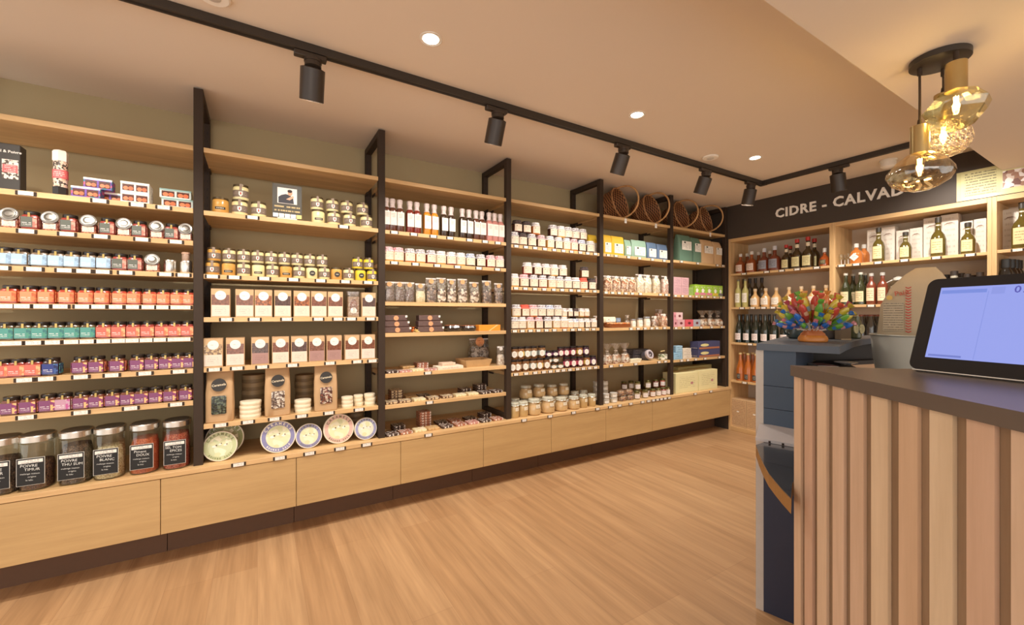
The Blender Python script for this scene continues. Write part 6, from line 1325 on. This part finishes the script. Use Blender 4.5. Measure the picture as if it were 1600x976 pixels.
x_, y_ = on(1245, 528.5); put('mug', 'mug', mug, x_, y_, ZK, 'dark teal mug with handle left of the orange pot', 'mug', rz=AZ - PI / 2)
x_, y_ = on(1300, 529); put('dark_pot', 'dpot', lambda: [('pot', MB().lathe([(.04, 0), (.046, .005), (.05, .055), (.047, .06), (.044, .05), (.001, .02)], plain((66, 60, 56), .5), 28, cap=False).lathe([(.001, .0003), (.04, .0001)], plain((66, 60, 56), .5), 20, cap=False), None), ('rim', MB().tube([(.0485 * math.cos(2 * PI * i / 24), .0485 * math.sin(2 * PI * i / 24), .06) for i in range(24)], .002, plain((80, 72, 66), .5), 6, True), None)], x_, y_, ZK, 'dark low pot half hidden behind the lollipops', 'pot')
x_, y_ = on(1317, 530.5); put('paper_box', 'pbx', lambda: [('carton', MB().box(-.025, .025, -.02, .02, 0, .07, plain((120, 104, 84), .6), .002), None), ('open_edge', MB().box(-.024, .024, -.0208, -.0202, .0, .006, plain((190, 176, 150), .6)), None)], x_, y_, ZK, 'small brown box between dark pot and green jug', 'box', rz=AZ - PI / 2)
def jug():
    b = MB().lathe([(.026, 0), (.032, .006), (.036, .05), (.03, .085), (.024, .1), (.026, .112), (.001, .113)], plain((88, 92, 60), .35, coat=.5, var=.12), 28)
    h_ = MB().tube([(.022, 0, .11), (.0, 0, .135), (-.03, 0, .13), (-.045, 0, .12)], .004, plain((205, 200, 180), .35), 8)
    p_ = MB().disc(.012, .05, .014, -.037, -.035, printed((190, 184, 140), (80, 76, 50), 5, (.2, .8)), 16, .024).disc(-.016, .05, .012, -.037, -.033, printed((190, 184, 140), (80, 76, 50), 5, (.2, .8)), 16, .024)
    return [('jug_body', b, None), ('handle', h_, None), ('oval_badges', p_, None)]
x_, y_ = on(1334, 528.5); put('green_jug', 'jug', jug, x_, y_, ZK, 'olive green jug with pale handle right of the lollipops', 'jug', rz=AZ - PI / 2)
# bucket with baguette bag
x_, y_ = rd(1.715, 1.78)
bkz = .90
bu = thing('metal_bucket', 'pale zinc bucket holding the printed paper bag', 'bucket', (x_, y_, bkz + .0005))
raw('bucket_body', MB().lathe([(.10, 0), (.118, .01), (.142, .17), (.150, .262), (.152, .264), (.146, .264), (.137, .17), (.112, .015), (.001, .012)], plain((184, 186, 178), .6, 0, .1, 9), 48, cap=False).mesh('bucket_body'), bu)
raw('bucket_rim', MB().tube([(.151 * math.cos(2 * PI * i / 40), .151 * math.sin(2 * PI * i / 40), .264) for i in range(40)], .004, plain((180, 184, 178), .4, .4), 8, True).tube([(.144 * math.cos(2 * PI * i / 40), .144 * math.sin(2 * PI * i / 40), .235) for i in range(40)], .002, plain((150, 152, 146), .4, .4), 6, True).mesh('bucket_rim'), bu)
pb = thing('paper_bag', 'beige bakery paper bag with red chevron strip in the bucket', 'bag', (x_, y_, bkz + .014), AZ - PI / 2 - .75)
KB = plain((176, 160, 134), .75, var=.1, scale=10, bmp=.35)
raw('bag_paper', MB().loft([(0, .09, .06, 0, 0), (.1, .105, .07, 0, 0), (.26, .125, .07, 0, 0), (.38, .115, .06, 0, 0), (.46, .09, .045, .01, 0), (.51, .055, .028, .02, .004), (.535, .03, .01, .028, .008)], KB, 40, 4, .015, 3).mesh('bag_paper'), pb)
raw('printed_text', MB().add([(-.105, -.0725, .27), (-.04, -.0725, .27), (-.04, -.066, .39), (-.105, -.066, .39), (-.105, -.0715, .27), (-.04, -.0715, .27), (-.04, -.065, .39), (-.105, -.065, .39)], [(0, 1, 2, 3), (7, 6, 5, 4), (0, 4, 5, 1), (1, 5, 6, 2), (2, 6, 7, 3), (3, 7, 4, 0)], printed((178, 162, 136), (70, 64, 50), 12, (.02, .98), (.02, .98), .4, xs=26.)).mesh('printed_text'), pb)
cvn = MB(); RD_ = plain((186, 56, 46), .6)
for k in range(17):
    z_ = .262 + k * .0115; yy = -.0735 + max(0, z_ - .3) * .1 + max(0, z_ - .4) * .22
    cvn.add([(-.035, yy, z_ + .005), (-.026, yy, z_), (-.017, yy, z_ + .005), (-.017, yy, z_ + .009), (-.026, yy, z_ + .004), (-.035, yy, z_ + .009)], [(0, 1, 4, 5), (1, 2, 3, 4)], RD_)
raw('red_chevrons', cvn.mesh('red_chevrons'), pb)
tx = text_mesh('Pain', .028, plain((170, 90, 70), .6), .0003, .0006); tx.transform(Matrix.Translation((-.045, -.0635, .42)) @ Matrix.Rotation(-.22, 4, 'X') @ Matrix.Rotation(-.15, 4, 'Y')); raw('bag_lettering', tx, pb)
raw('yellow_stamp', MB().disc(-.085, .41, .010, -.0655, -.0645, plain((206, 170, 90), .6), 18).mesh('yellow_stamp'), pb)
# papers and a bowl on the inner shelf
x_, y_ = rd(1.40, 1.90); put('magazine', 'mag', lambda: [('pages', MB().box(-.06, .06, -.04, .04, 0, .006, plain((200, 190, 176), .6)), None), ('cover', MB().box(-.06, .06, -.04, .04, .0062, .0072, spots([(170, 80, 70), (200, 190, 180), (90, 80, 76)], 30, .4)), None)], x_, y_, 1.0203, 'small magazine lying in the open desk compartment', 'magazine', rz=.8)
x_, y_ = rd(1.55, 1.95); put('saucer', 'sauc', lambda: [('dish', MB().lathe([(.02, 0), (.024, .002), (.045, .01), (.046, .012), (.024, .005), (.001, .004)], plain((214, 210, 206), .25, coat=.5), 28, cap=False), None), ('foot', MB().lathe([(.02, -.0003), (.02, .0008)], WHITE, 16), None)], x_, y_, 1.0206, 'pale saucer in the open desk compartment', 'saucer')
